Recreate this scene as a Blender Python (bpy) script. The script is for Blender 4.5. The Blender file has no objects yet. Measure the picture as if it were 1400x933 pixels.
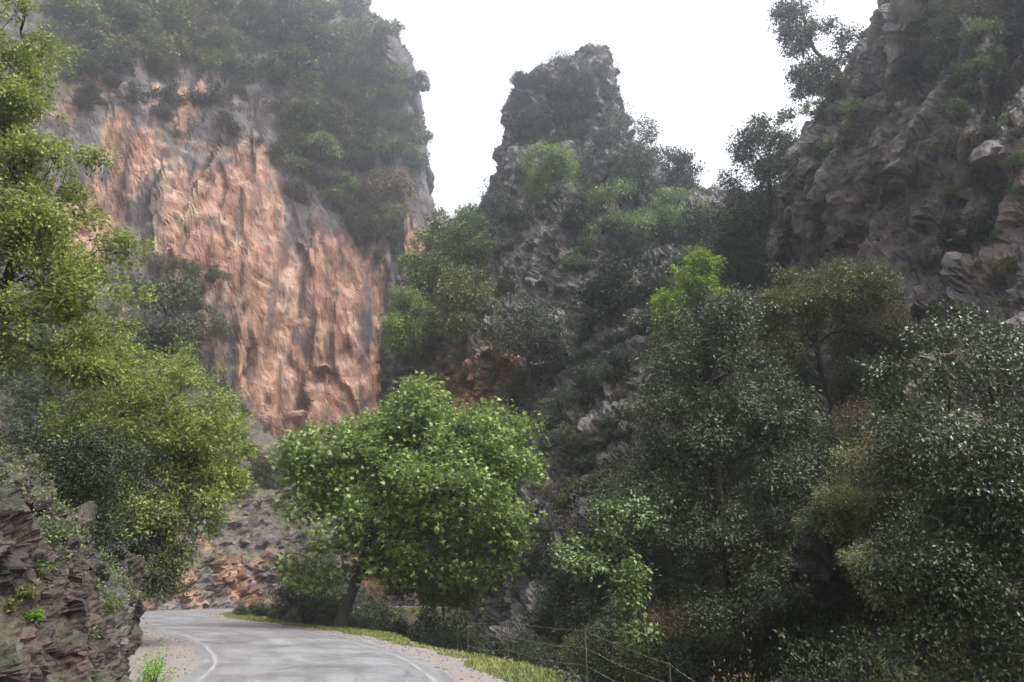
import bpy, math
import numpy as np
from mathutils import Vector
from mathutils.bvhtree import BVHTree

# ------------------------------------------------------------------ scene, camera, sky, sun, exposure
scene = bpy.context.scene
COL = scene.collection
W, H, FPX = 1400.0, 933.0, 1089.0
CAM_H = 1.7
PITCH = math.atan((800 - H / 2) / FPX)
cam_data = bpy.data.cameras.new('camera')
cam_data.sensor_width = 36.0
cam_data.lens = 36.0 * FPX / W
cam_data.clip_start = 0.05
cam_data.clip_end = 5000
cam = bpy.data.objects.new('camera', cam_data)
COL.objects.link(cam)
cam.location = (0, 0, CAM_H)
cam.rotation_euler = (math.pi / 2 + PITCH, 0, 0)
scene.camera = cam

SUN_EL, SUN_AZ = math.radians(56), math.radians(122)      # azimuth clockwise from the view direction
world = bpy.data.worlds.new('World')
scene.world = world
world.use_nodes = True
wn = world.node_tree
wn.nodes.clear()
sky = wn.nodes.new('ShaderNodeTexSky')
sky.sky_type = 'NISHITA'
sky.sun_disc = False
sky.sun_elevation = SUN_EL
sky.sun_rotation = SUN_AZ
sky.air_density = 1.0
sky.dust_density = 6.0
sky.ozone_density = 1.0
hs = wn.nodes.new('ShaderNodeHueSaturation')              # rain cloud: nearly colourless daylight
hs.inputs['Saturation'].default_value = 0.12
bg = wn.nodes.new('ShaderNodeBackground')
bg.inputs['Strength'].default_value = 0.15
wo = wn.nodes.new('ShaderNodeOutputWorld')
wn.links.new(sky.outputs[0], hs.inputs['Color'])
wn.links.new(hs.outputs[0], bg.inputs['Color'])
wn.links.new(bg.outputs[0], wo.inputs['Surface'])

sun_data = bpy.data.lights.new('sun', 'SUN')
sun_data.energy = 1.3
sun_data.angle = math.radians(24)
sun_data.color = (1.0, 0.96, 0.9)
sun = bpy.data.objects.new('sun', sun_data)
COL.objects.link(sun)
sdir = Vector((math.sin(SUN_AZ) * math.cos(SUN_EL), math.cos(SUN_AZ) * math.cos(SUN_EL), math.sin(SUN_EL)))
sun.rotation_euler = sdir.to_track_quat('Z', 'Y').to_euler()

scene.view_settings.view_transform = 'Standard'
scene.view_settings.look = 'None'
scene.view_settings.exposure = 1.75
scene.view_settings.gamma = 1.0
cy = scene.cycles
cy.max_bounces = 6
cy.diffuse_bounces = 3
cy.glossy_bounces = 2
cy.transmission_bounces = 3
cy.volume_bounces = 1
cy.transparent_max_bounces = 4
cy.use_denoising = True
cy.caustics_reflective = False
cy.caustics_refractive = False

RNG = np.random.default_rng(11)
HAZE_DENSITY = 0.0018

# ------------------------------------------------------------------ layout helpers
cp, sp = math.cos(PITCH), math.sin(PITCH)
def P(px, py, Y):
    """a point of the place, Y metres ahead, from its position in the survey picture"""
    a = (px - W / 2) / FPX
    b = (H / 2 - py) / FPX
    dy = cp - b * sp
    dz = sp + b * cp
    t = Y / dy
    return np.array([a * t, Y, CAM_H + dz * t])
def raydir(px, py):
    a = (px - W / 2) / FPX
    b = (H / 2 - py) / FPX
    return Vector((a, cp - b * sp, sp + b * cp)).normalized()
def mpp(Y):
    return Y / FPX * 1.03

# ------------------------------------------------------------------ noise (numpy)
def _hash(ix, iy, iz, seed):
    h = (ix.astype(np.int64) * 374761393 + iy.astype(np.int64) * 668265263 + iz.astype(np.int64) * 2147483647 + seed * 1274126177) & 0xffffffff
    h = ((h ^ (h >> 13)) * 1274126177) & 0xffffffff
    h = ((h ^ (h >> 16)) * 2246822519) & 0xffffffff
    return (h ^ (h >> 15)) & 0xffffffff
_G = np.random.default_rng(3).normal(size=(256, 3))
_G /= np.linalg.norm(_G, axis=1)[:, None]
def gnoise(p, seed=0):
    i = np.floor(p).astype(np.int64)
    f = p - i
    u = f * f * f * (f * (f * 6 - 15) + 10)
    out = np.zeros(len(p))
    for dx in (0, 1):
        wx = u[:, 0] if dx else 1 - u[:, 0]
        for dy in (0, 1):
            wy = u[:, 1] if dy else 1 - u[:, 1]
            for dz in (0, 1):
                wz = u[:, 2] if dz else 1 - u[:, 2]
                g = _G[_hash(i[:, 0] + dx, i[:, 1] + dy, i[:, 2] + dz, seed) & 255]
                d = g[:, 0] * (f[:, 0] - dx) + g[:, 1] * (f[:, 1] - dy) + g[:, 2] * (f[:, 2] - dz)
                out += wx * wy * wz * d
    return out * 1.6
def fbm(p, octv=4, gain=0.5, seed=0):
    o = np.zeros(len(p)); a = 1.0; q = p.copy()
    for k in range(octv):
        o += a * gnoise(q, seed + k * 17)
        a *= gain; q = q * 2.03 + 7.1
    return o
def ridged(p, octv=4, gain=0.5, seed=0):
    o = np.zeros(len(p)); a = 1.0; q = p.copy()
    for k in range(octv):
        o += a * (1 - 2 * np.abs(gnoise(q, seed + k * 17)))
        a *= gain; q = q * 2.05 + 3.7
    return o
def billow(p, octv=4, gain=0.5, seed=0):
    return -ridged(p, octv, gain, seed)
def worley(p, seed=0):
    """F1, F2 and a random value per cell, plus the vector from the cell's centre"""
    i = np.floor(p).astype(np.int64)
    n = len(p)
    f1 = np.full(n, 9.0); f2 = np.full(n, 9.0); cid = np.zeros(n); vec = np.zeros((n, 3))
    for dx in (-1, 0, 1):
        for dy in (-1, 0, 1):
            for dz in (-1, 0, 1):
                c = i + np.array([dx, dy, dz])
                h = _hash(c[:, 0], c[:, 1], c[:, 2], seed)
                o = np.stack([(h & 1023) / 1023.0, ((h >> 10) & 1023) / 1023.0, ((h >> 20) & 1023) / 1023.0], 1)
                v = p - (c + o)
                d = np.sqrt((v * v).sum(1))
                nearer = d < f1
                f2 = np.where(nearer, f1, np.minimum(f2, d))
                f1 = np.where(nearer, d, f1)
                cid = np.where(nearer, ((h * 40503) & 65535) / 65535.0, cid)
                vec[nearer] = v[nearer]
    return f1, f2, cid, vec
def blocks(p, seed=0, tilt=0.9):
    """rock broken into tilted blocks: each cell has its own level and slope"""
    f1, f2, cid, vec = worley(p + 0.18 * np.stack([gnoise(p * 2.3, seed + 1), gnoise(p * 2.3, seed + 2), gnoise(p * 2.3, seed + 3)], 1), seed)
    g = _G[(cid * 255).astype(int)]
    rise = sstep(0.0, 0.30, f2 - f1)
    return rise * (0.25 + 0.75 * cid + tilt * 0.8 * (g * vec).sum(1)) - 0.35
def sstep(a, b, x):
    t = np.clip((x - a) / (b - a), 0, 1)
    return t * t * (3 - 2 * t)

# ------------------------------------------------------------------ mesh helpers
def build_mesh(name, verts, faces, smooth=False):
    """faces: array (M,k) of one face size"""
    me = bpy.data.meshes.new(name)
    verts = np.ascontiguousarray(verts, dtype=np.float32)
    faces = np.ascontiguousarray(faces, dtype=np.int32)
    m, k = faces.shape
    me.vertices.add(len(verts)); me.vertices.foreach_set('co', verts.ravel())
    me.loops.add(m * k); me.loops.foreach_set('vertex_index', faces.ravel())
    me.polygons.add(m); me.polygons.foreach_set('loop_start', np.arange(0, m * k, k, dtype=np.int32))
    me.update(calc_edges=True)
    me.polygons.foreach_set('use_smooth', np.full(m, smooth))
    return me
def set_attr(me, name, vals, domain='POINT'):
    vals = np.asarray(vals, dtype=np.float32)
    if vals.ndim == 1:
        a = me.attributes.new(name, 'FLOAT', domain); a.data.foreach_set('value', vals)
    else:
        a = me.attributes.new(name, 'FLOAT_COLOR', domain)
        c = np.ones((len(vals), 4), np.float32); c[:, :3] = vals
        a.data.foreach_set('color', c.ravel())
def link(name, me, mat=None, parent=None, **props):
    o = bpy.data.objects.new(name, me)
    COL.objects.link(o)
    if mat is not None and me is not None and not me.materials:
        me.materials.append(mat)
    o.parent = parent
    for k, v in props.items():
        if v: o[k] = v
    return o
def thing(name, label, category, loc, group=None):
    o = link(name, None, label=label, category=category, group=group)
    o.location = loc
    o.empty_display_size = 0.3
    return o
def grid_faces(nu, nv):
    i = np.arange(nu * nv).reshape(nu, nv)
    return np.stack([i[:-1, :-1].ravel(), i[1:, :-1].ravel(), i[1:, 1:].ravel(), i[:-1, 1:].ravel()], 1)
def catmull(arr, t):
    """arr (N,...) sampled at float positions t along axis 0"""
    n = arr.shape[0]
    i = np.clip(np.floor(t).astype(int), 0, n - 2)
    f = (t - i).reshape((-1,) + (1,) * (arr.ndim - 1))
    p0 = arr[np.maximum(i - 1, 0)]; p1 = arr[i]; p2 = arr[i + 1]; p3 = arr[np.minimum(i + 2, n - 1)]
    return 0.5 * (2 * p1 + (p2 - p0) * f + (2 * p0 - 5 * p1 + 4 * p2 - p3) * f ** 2 + (3 * p1 - p0 - 3 * p2 + p3) * f ** 3)
def even_params(net, n, axis):
    d = np.linalg.norm(np.diff(net, axis=axis), axis=2).mean(axis=1 - axis)
    d = np.minimum(d, np.median(d) * 2.2)
    c = np.concatenate([[0], np.cumsum(d)])
    return np.interp(np.linspace(0, c[-1], n), c, np.arange(len(c)))
def patch(net, nu, nv):
    g = catmull(net, even_params(net, nu, 0))
    g = catmull(np.swapaxes(g, 0, 1), even_params(net, nv, 1))
    return np.swapaxes(g, 0, 1)
def grid_normals(g, flip=False):
    du = np.gradient(g, axis=0); dv = np.gradient(g, axis=1)
    n = np.cross(du, dv)
    n /= np.linalg.norm(n, axis=2)[:, :, None] + 1e-9
    return -n if flip else n
def smooth_grid(a, k):
    for _ in range(k):
        b = a.copy()
        b[1:-1] = (a[:-2] + 2 * a[1:-1] + a[2:]) / 4
        a = b.copy()
        a[:, 1:-1] = (b[:, :-2] + 2 * b[:, 1:-1] + b[:, 2:]) / 4
    return a
def lerp3(a, b, t):
    a = np.asarray(a, float); b = np.asarray(b, float)
    return a + (b - a) * t[:, None]

# ------------------------------------------------------------------ materials
def new_mat(name):
    m = bpy.data.materials.new(name); m.use_nodes = True
    nt = m.node_tree; nt.nodes.clear()
    out = nt.nodes.new('ShaderNodeOutputMaterial')
    return m, nt, out
def N(nt, t, **kw):
    n = nt.nodes.new(t)
    for k, v in kw.items():
        if k in n.inputs: n.inputs[k].default_value = v
        else: setattr(n, k, v)
    return n
def rock_mat(name, s1=1.2, s2=5.0, rough=0.75, bump=0.6, dist=0.25, spec=0.35):
    m, nt, out = new_mat(name)
    b = N(nt, 'ShaderNodeBsdfPrincipled', Roughness=rough)
    b.inputs['Specular IOR Level'].default_value = spec
    at = N(nt, 'ShaderNodeAttribute', attribute_name='tone')
    tc = N(nt, 'ShaderNodeTexCoord')
    n1 = N(nt, 'ShaderNodeTexNoise', Scale=s1, Detail=8.0, Roughness=0.65)
    n2 = N(nt, 'ShaderNodeTexNoise', Scale=s2, Detail=6.0, Roughness=0.7)
    vo = N(nt, 'ShaderNodeTexVoronoi', Scale=s1 * 1.7)
    for n in (n1, n2, vo): nt.links.new(tc.outputs['Object'], n.inputs['Vector'])
    mr = N(nt, 'ShaderNodeMapRange'); mr.inputs[1].default_value = 0.3; mr.inputs[2].default_value = 0.72
    mr.inputs[3].default_value = 0.45; mr.inputs[4].default_value = 1.5
    nt.links.new(n2.outputs['Fac'], mr.inputs[0])
    mul = N(nt, 'ShaderNodeVectorMath', operation='MULTIPLY')
    nt.links.new(at.outputs['Color'], mul.inputs[0]); nt.links.new(mr.outputs[0], mul.inputs[1])
    nt.links.new(mul.outputs[0], b.inputs['Base Color'])
    a1 = N(nt, 'ShaderNodeMath', operation='ADD'); nt.links.new(n1.outputs['Fac'], a1.inputs[0])
    sc = N(nt, 'ShaderNodeMath', operation='MULTIPLY'); sc.inputs[1].default_value = 0.5
    nt.links.new(vo.outputs['Distance'], sc.inputs[0]); nt.links.new(sc.outputs[0], a1.inputs[1])
    a2 = N(nt, 'ShaderNodeMath', operation='MULTIPLY_ADD'); a2.inputs[1].default_value = 0.35
    nt.links.new(n2.outputs['Fac'], a2.inputs[0]); nt.links.new(a1.outputs[0], a2.inputs[2])
    bp = N(nt, 'ShaderNodeBump', Strength=bump, Distance=dist)
    nt.links.new(a2.outputs[0], bp.inputs['Height']); nt.links.new(bp.outputs[0], b.inputs['Normal'])
    nt.links.new(b.outputs[0], out.inputs['Surface'])
    return m
def leaf_mat(name, dark, mid, light, rough=0.45, spec=0.5, trans=0.3, vary=0.25):
    m, nt, out = new_mat(name)
    at = N(nt, 'ShaderNodeAttribute', attribute_name='rnd')
    cr = N(nt, 'ShaderNodeValToRGB')
    e = cr.color_ramp.elements
    e[0].position = 0.0; e[0].color = (*dark, 1); e[1].position = 1.0; e[1].color = (*light, 1)
    k = e.new(0.55); k.color = (*mid, 1)
    nt.links.new(at.outputs['Fac'], cr.inputs[0])
    oi = N(nt, 'ShaderNodeObjectInfo')
    mr = N(nt, 'ShaderNodeMapRange'); mr.inputs[3].default_value = 1 - vary; mr.inputs[4].default_value = 1 + vary
    nt.links.new(oi.outputs['Random'], mr.inputs[0])
    mul = N(nt, 'ShaderNodeVectorMath', operation='MULTIPLY')
    nt.links.new(cr.outputs[0], mul.inputs[0]); nt.links.new(mr.outputs[0], mul.inputs[1])
    b = N(nt, 'ShaderNodeBsdfPrincipled', Roughness=rough)
    b.inputs['Specular IOR Level'].default_value = spec
    nt.links.new(mul.outputs[0], b.inputs['Base Color'])
    t = N(nt, 'ShaderNodeBsdfTranslucent')
    nt.links.new(mul.outputs[0], t.inputs['Color'])
    mx = N(nt, 'ShaderNodeMixShader'); mx.inputs[0].default_value = trans
    nt.links.new(b.outputs[0], mx.inputs[1]); nt.links.new(t.outputs[0], mx.inputs[2])
    nt.links.new(mx.outputs[0], out.inputs['Surface'])
    return m
def noise_mat(name, c1, c2, scale=6, rough=0.8, bump=0.3, dist=0.05, stretch=(1, 1, 1), spec=0.4, c3=None, scale3=0.6):
    m, nt, out = new_mat(name)
    b = N(nt, 'ShaderNodeBsdfPrincipled', Roughness=rough)
    b.inputs['Specular IOR Level'].default_value = spec
    tc = N(nt, 'ShaderNodeTexCoord'); mp = N(nt, 'ShaderNodeMapping'); mp.inputs['Scale'].default_value = stretch
    nt.links.new(tc.outputs['Object'], mp.inputs[0])
    n1 = N(nt, 'ShaderNodeTexNoise', Scale=scale, Detail=8.0, Roughness=0.7)
    nt.links.new(mp.outputs[0], n1.inputs['Vector'])
    cr = N(nt, 'ShaderNodeValToRGB'); e = cr.color_ramp.elements
    e[0].position = 0.32; e[0].color = (*c1, 1); e[1].position = 0.68; e[1].color = (*c2, 1)
    nt.links.new(n1.outputs['Fac'], cr.inputs[0])
    last = cr.outputs[0]
    if c3 is not None:
        n3 = N(nt, 'ShaderNodeTexNoise', Scale=scale3, Detail=5.0, Roughness=0.6)
        nt.links.new(mp.outputs[0], n3.inputs['Vector'])
        mr = N(nt, 'ShaderNodeMapRange'); mr.inputs[1].default_value = 0.45; mr.inputs[2].default_value = 0.65
        nt.links.new(n3.outputs['Fac'], mr.inputs[0])
        mx = N(nt, 'ShaderNodeMix', data_type='RGBA')
        nt.links.new(mr.outputs[0], mx.inputs[0]); nt.links.new(last, mx.inputs[6])
        mx.inputs[7].default_value = (*c3, 1)
        last = mx.outputs[2]
    nt.links.new(last, b.inputs['Base Color'])
    bp = N(nt, 'ShaderNodeBump', Strength=bump, Distance=dist)
    nt.links.new(n1.outputs['Fac'], bp.inputs['Height']); nt.links.new(bp.outputs[0], b.inputs['Normal'])
    nt.links.new(b.outputs[0], out.inputs['Surface'])
    return m

M = {}
M['cliff'] = rock_mat('streaked_limestone', 0.5, 2.2, 0.85, 0.5, 0.4, 0.2)
M['crag'] = rock_mat('grey_crag_rock', 0.7, 3.0, 0.7, 0.8, 0.5)
M['wetcrag'] = rock_mat('wet_dark_rock', 1.1, 5.0, 0.55, 0.8, 0.35, 0.5)
M['bank'] = rock_mat('red_brown_bank_rock', 2.2, 9.0, 0.6, 0.8, 0.15, 0.45)
M['scree'] = rock_mat('scree_rock', 1.2, 5.0, 0.8, 0.8, 0.3)
M['ground'] = rock_mat('earth', 2.0, 11.0, 0.9, 0.6, 0.1, 0.2)
M['bark_dark'] = noise_mat('dark_bark', (0.012, 0.010, 0.009), (0.04, 0.034, 0.03), 9, 0.85, 0.8, 0.04, (1, 1, 0.25))
M['bark_grey'] = noise_mat('grey_bark', (0.03, 0.026, 0.022), (0.085, 0.075, 0.065), 9, 0.85, 0.7, 0.03, (1, 1, 0.3))
M['leaf_fresh'] = leaf_mat('fresh_leaves', (0.09, 0.115, 0.024), (0.205, 0.25, 0.055), (0.37, 0.41, 0.10), 0.45, 0.4, 0.45, 0.1)
M['leaf_plane'] = leaf_mat('plane_leaves', (0.06, 0.09, 0.022), (0.155, 0.21, 0.052), (0.28, 0.35, 0.11), 0.42, 0.45, 0.36, 0.1)
M['leaf_lime'] = leaf_mat('lime_leaves', (0.12, 0.17, 0.02), (0.21, 0.30, 0.035), (0.32, 0.42, 0.06), 0.5, 0.35, 0.4, 0.1)
M['leaf_oak'] = leaf_mat('holm_oak_leaves', (0.026, 0.036, 0.018), (0.06, 0.075, 0.038), (0.115, 0.13, 0.07), 0.5, 0.35, 0.2, 0.2)
M['leaf_dark'] = leaf_mat('dark_evergreen_leaves', (0.012, 0.02, 0.009), (0.028, 0.04, 0.017), (0.065, 0.08, 0.03), 0.5, 0.35, 0.2, 0.25)
M['leaf_gloss'] = leaf_mat('glossy_wet_leaves', (0.022, 0.036, 0.014), (0.045, 0.062, 0.024), (0.085, 0.095, 0.04), 0.45, 0.6, 0.22, 0.1)
M['leaf_olive'] = leaf_mat('olive_leaves', (0.055, 0.065, 0.02), (0.11, 0.125, 0.035), (0.19, 0.20, 0.06), 0.45, 0.5, 0.28, 0.2)
M['leaf_grey'] = leaf_mat('grey_green_leaves', (0.034, 0.042, 0.028), (0.07, 0.082, 0.056), (0.115, 0.13, 0.088), 0.55, 0.35, 0.2, 0.25)
M['leaf_green'] = leaf_mat('green_shrub_leaves', (0.05, 0.07, 0.024), (0.10, 0.14, 0.045), (0.18, 0.22, 0.07), 0.5, 0.4, 0.25, 0.4)
M['leaf_brown'] = leaf_mat('brown_dry_twigs', (0.05, 0.038, 0.022), (0.11, 0.08, 0.05), (0.2, 0.15, 0.09), 0.7, 0.2, 0.15, 0.25)
M['grass'] = leaf_mat('verge_grass', (0.06, 0.085, 0.02), (0.15, 0.18, 0.045), (0.31, 0.29, 0.11), 0.6, 0.3, 0.3, 0.0)
M['weed'] = leaf_mat('bright_weeds', (0.06, 0.12, 0.015), (0.13, 0.25, 0.03), (0.22, 0.36, 0.05), 0.5, 0.3, 0.35, 0.1)

# ------------------------------------------------------------------ plan of the road
ROAD = np.array([(2.6, -16), (1.8, -6), (0.6, 1), (-1.1, 6.5), (-2.5, 11), (-3.6, 15.9), (-4.7, 20), (-6.3, 24), (-8.5, 28.6), (-11.4, 33.6), (-15.5, 39.6), (-18.9, 45.5),
                 (-20.9, 51.5), (-20.2, 57.5), (-17.0, 62.5), (-11.5, 65.5), (-5, 68), (2, 71), (10, 76)], float)
def resample(poly, n):
    t = np.linspace(0, len(poly) - 1, 800)
    q = catmull(poly, t)
    c = np.concatenate([[0], np.cumsum(np.linalg.norm(np.diff(q, axis=0), axis=1))])
    s = np.linspace(0, c[-1], n)
    return np.stack([np.interp(s, c, q[:, k]) for k in range(q.shape[1])], 1)
def poly_normals(q):
    d = np.gradient(q, axis=0); d /= np.linalg.norm(d, axis=1)[:, None]
    return np.stack([d[:, 1], -d[:, 0]], 1)               # to the right of travel
RD = resample(ROAD, 400); RN = poly_normals(RD)
def road_signed(x, y):
    """distance to the centre line, positive to the right of travel"""
    p = np.stack([x, y], 1); best = np.full(len(p), 1e9); sd = np.zeros(len(p))
    for k in range(0, 400, 2):
        v = p - RD[k]; d = np.hypot(v[:, 0], v[:, 1]); m = d < best
        best[m] = d[m]; sd[m] = (v @ RN[k])[m]
    return best, np.sign(sd)
def ground_z(x, y):
    d, s = road_signed(x, y)
    verge = 4.1 + 0.5 * np.sin(y * 0.45)
    fall = np.clip(d - verge, 0, None) * 0.85
    z = np.where(s > 0, -3.4 * (1 - np.exp(-fall / 3.4 * 1.2)), np.clip(d - 5, 0, 30) * 0.2)
    inner = sstep(-7.0, -11.0, x) * sstep(35, 39, y) * sstep(67, 62, y)       # the tongue of land inside the bend
    return z * (1 - inner * (s > 0))

def ribbon(name, off0, off1, z, mat, nw=8, wob=0.0, crown=0.0, k0=0, k1=400, seed=0):
    q, nn = RD[k0:k1], RN[k0:k1]
    t = np.linspace(0, 1, nw)
    rows = []
    s = np.arange(len(q)) * 0.3
    w0 = wob * gnoise(np.stack([s, s * 0, s * 0 + 3.3], 1), seed); w1 = wob * gnoise(np.stack([s, s * 0, s * 0 + 9.3], 1), seed)
    for f in t:
        off = (off0 + w0) * (1 - f) + (off1 + w1) * f
        xy = q + nn * off[:, None]
        zz = np.full(len(q), z) - crown * off ** 2
        rows.append(np.column_stack([xy, zz]))
    g = np.stack(rows, 1)
    me = build_mesh(name, g.reshape(-1, 3), grid_faces(g.shape[0], g.shape[1])[:, ::-1], True)
    if mat: me.materials.append(mat)
    return me

# ------------------------------------------------------------------ ground sheet
xs = np.concatenate([np.linspace(-400, -70, 14), np.linspace(-60, 60, 201), np.linspace(70, 400, 14)])
ys = np.concatenate([np.linspace(-300, -30, 14), np.linspace(-20, 110, 217), np.linspace(120, 500, 14)])
gx, gy = np.meshgrid(xs, ys, indexing='ij')
gz = ground_z(gx.ravel(), gy.ravel())
gp = np.column_stack([gx.ravel(), gy.ravel(), gz])
dr, sr = road_signed(gp[:, 0], gp[:, 1])
off_road = sstep(3.6, 6.5, dr)
gp[:, 2] += off_road * 0.35 * fbm(gp * np.array([0.5, 0.5, 0]), 4, 0.55, 5) - 0.02
t = fbm(gp * 0.9, 4, 0.6, 8)
gcol = lerp3((0.03, 0.024, 0.017), (0.085, 0.068, 0.045), sstep(-0.5, 0.6, t))
me = build_mesh('ground', gp, grid_faces(len(xs), len(ys)), True)
set_attr(me, 'tone', gcol)
ground = link('ground', me, M['ground'], kind='structure')
GROUND_BVH = BVHTree.FromPolygons(gp.tolist(), grid_faces(len(xs), len(ys)).tolist())

# road materials
def asphalt():
    m, nt, out = new_mat('wet_asphalt')
    b = N(nt, 'ShaderNodeBsdfPrincipled')
    tc = N(nt, 'ShaderNodeTexCoord')
    fine = N(nt, 'ShaderNodeTexNoise', Scale=24.0, Detail=4.0, Roughness=0.7)
    big = N(nt, 'ShaderNodeTexNoise', Scale=0.5, Detail=6.0, Roughness=0.6)
    mid = N(nt, 'ShaderNodeTexNoise', Scale=3.0, Detail=6.0, Roughness=0.7)
    for n in (fine, big, mid): nt.links.new(tc.outputs['Object'], n.inputs['Vector'])
    cr = N(nt, 'ShaderNodeValToRGB'); e = cr.color_ramp.elements
    e[0].position = 0.3; e[0].color = (0.105, 0.105, 0.112, 1); e[1].position = 0.7; e[1].color = (0.19, 0.187, 0.192, 1)
    mixf = N(nt, 'ShaderNodeMath', operation='MULTIPLY_ADD'); mixf.inputs[1].default_value = 0.45
    nt.links.new(mid.outputs['Fac'], mixf.inputs[0])
    sc = N(nt, 'ShaderNodeMath', operation='MULTIPLY'); sc.inputs[1].default_value = 0.55
    nt.links.new(big.outputs['Fac'], sc.inputs[0]); nt.links.new(sc.outputs[0], mixf.inputs[2])
    nt.links.new(mixf.outputs[0], cr.inputs[0])
    sp_ = N(nt, 'ShaderNodeMapRange'); sp_.inputs[1].default_value = 0.35; sp_.inputs[2].default_value = 0.65; sp_.inputs[3].default_value = 0.6; sp_.inputs[4].default_value = 1.45
    nt.links.new(fine.outputs['Fac'], sp_.inputs[0])
    aa = N(nt, 'ShaderNodeAttribute', attribute_name='along'); ac = N(nt, 'ShaderNodeAttribute', attribute_name='across')
    la = N(nt, 'ShaderNodeMath', operation='MULTIPLY'); la.inputs[1].default_value = 0.12; nt.links.new(aa.outputs['Fac'], la.inputs[0])
    lc = N(nt, 'ShaderNodeMath', operation='MULTIPLY'); lc.inputs[1].default_value = 1.6; nt.links.new(ac.outputs['Fac'], lc.inputs[0])
    cx = N(nt, 'ShaderNodeCombineXYZ'); nt.links.new(lc.outputs[0], cx.inputs[0]); nt.links.new(la.outputs[0], cx.inputs[1])
    trk = N(nt, 'ShaderNodeTexNoise', Scale=1.3, Detail=5.0, Roughness=0.65); nt.links.new(cx.outputs[0], trk.inputs['Vector'])
    tm = N(nt, 'ShaderNodeMapRange'); tm.inputs[1].default_value = 0.35; tm.inputs[2].default_value = 0.65; tm.inputs[3].default_value = 0.72; tm.inputs[4].default_value = 1.12
    nt.links.new(trk.outputs['Fac'], tm.inputs[0])
    ck = N(nt, 'ShaderNodeTexVoronoi', Scale=0.8, feature='DISTANCE_TO_EDGE'); nt.links.new(tc.outputs['Object'], ck.inputs['Vector'])
    cm = N(nt, 'ShaderNodeMapRange'); cm.inputs[1].default_value = 0.0; cm.inputs[2].default_value = 0.02; cm.inputs[3].default_value = 0.6; cm.inputs[4].default_value = 1.0
    nt.links.new(ck.outputs['Distance'], cm.inputs[0])
    tk = N(nt, 'ShaderNodeMath', operation='MULTIPLY'); nt.links.new(tm.outputs[0], tk.inputs[0]); nt.links.new(cm.outputs[0], tk.inputs[1])
    sp2 = N(nt, 'ShaderNodeMath', operation='MULTIPLY'); nt.links.new(sp_.outputs[0], sp2.inputs[0]); nt.links.new(tk.outputs[0], sp2.inputs[1])
    mul = N(nt, 'ShaderNodeVectorMath', operation='MULTIPLY')
    nt.links.new(cr.outputs[0], mul.inputs[0]); nt.links.new(sp2.outputs[0], mul.inputs[1])
    # tarry repair patches
    at = N(nt, 'ShaderNodeAttribute', attribute_name='patch')
    mx = N(nt, 'ShaderNodeMix', data_type='RGBA')
    pm = N(nt, 'ShaderNodeMath', operation='MULTIPLY')
    pr = N(nt, 'ShaderNodeMapRange'); pr.inputs[1].default_value = 0.4; pr.inputs[2].default_value = 0.6
    st = N(nt, 'ShaderNodeTexNoise', Scale=2.2, Detail=5.0, Roughness=0.65)
    mp = N(nt, 'ShaderNodeMapping'); mp.inputs['Scale'].default_value = (1.0, 3.2, 1.0); mp.inputs['Rotation'].default_value = (0, 0, -0.35)
    nt.links.new(tc.outputs['Object'], mp.inputs[0]); nt.links.new(mp.outputs[0], st.inputs['Vector'])
    nt.links.new(st.outputs['Fac'], pr.inputs[0])
    nt.links.new(at.outputs['Fac'], pm.inputs[0]); nt.links.new(pr.outputs[0], pm.inputs[1])
    nt.links.new(pm.outputs[0], mx.inputs[0]); nt.links.new(mul.outputs[0], mx.inputs[6]); mx.inputs[7].default_value = (0.06, 0.058, 0.05, 1)
    nt.links.new(mx.outputs[2], b.inputs['Base Color'])
    rr = N(nt, 'ShaderNodeMapRange'); rr.inputs[1].default_value = 0.35; rr.inputs[2].default_value = 0.65; rr.inputs[3].default_value = 0.34; rr.inputs[4].default_value = 0.6
    nt.links.new(big.outputs['Fac'], rr.inputs[0]); nt.links.new(rr.outputs[0], b.inputs['Roughness'])
    bp = N(nt, 'ShaderNodeBump', Strength=0.35, Distance=0.01)
    nt.links.new(fine.outputs['Fac'], bp.inputs['Height']); nt.links.new(bp.outputs[0], b.inputs['Normal'])
    nt.links.new(b.outputs[0], out.inputs['Surface'])
    return m
M['asphalt'] = asphalt()
M['gravel'] = noise_mat('gravel_shoulder', (0.08, 0.07, 0.064), (0.20, 0.178, 0.164), 14, 0.9, 0.6, 0.02, c3=(0.13, 0.103, 0.09), scale3=0.8)
M['line'] = noise_mat('worn_white_paint', (0.15, 0.148, 0.15), (0.25, 0.246, 0.243), 6, 0.6, 0.2, 0.01, c3=(0.145, 0.143, 0.145), scale3=0.7)
shoulder = link('road_shoulder', ribbon('road_shoulder', -4.3, 3.7, 0.004, M['gravel'], 20, 0.7, seed=4), kind='structure')
rme = ribbon('road', -2.45, 2.5, 0.03, M['asphalt'], 28, 0.12, 0.004, seed=2)
co = np.zeros(len(rme.vertices) * 3, np.float32); rme.vertices.foreach_get('co', co); co = co.reshape(-1, 3)
pt = np.zeros(len(co))
for (px, py, rx, ry) in ((430, 916, 1.0, 1.1), (300, 912, 0.5, 0.5), (475, 868, 1.3, 1.8), (330, 880, 0.5, 2.0), (385, 885, 0.35, 0.6)):
    b = (H / 2 - py) / FPX; dz = sp + b * cp; tt = -CAM_H / dz
    c = np.array([(px - W / 2) / FPX * tt, (cp - b * sp) * tt])
    pt = np.maximum(pt, np.exp(-(((co[:, 0] - c[0]) / rx) ** 2 + ((co[:, 1] - c[1]) / ry) ** 2)))
set_attr(rme, 'patch', pt)
set_attr(rme, 'along', np.repeat(np.arange(400) * 0.33, 28)); set_attr(rme, 'across', np.tile(np.linspace(-2.5, 2.5, 28), 400))
road = link('road', rme, None, kind='structure')
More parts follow.
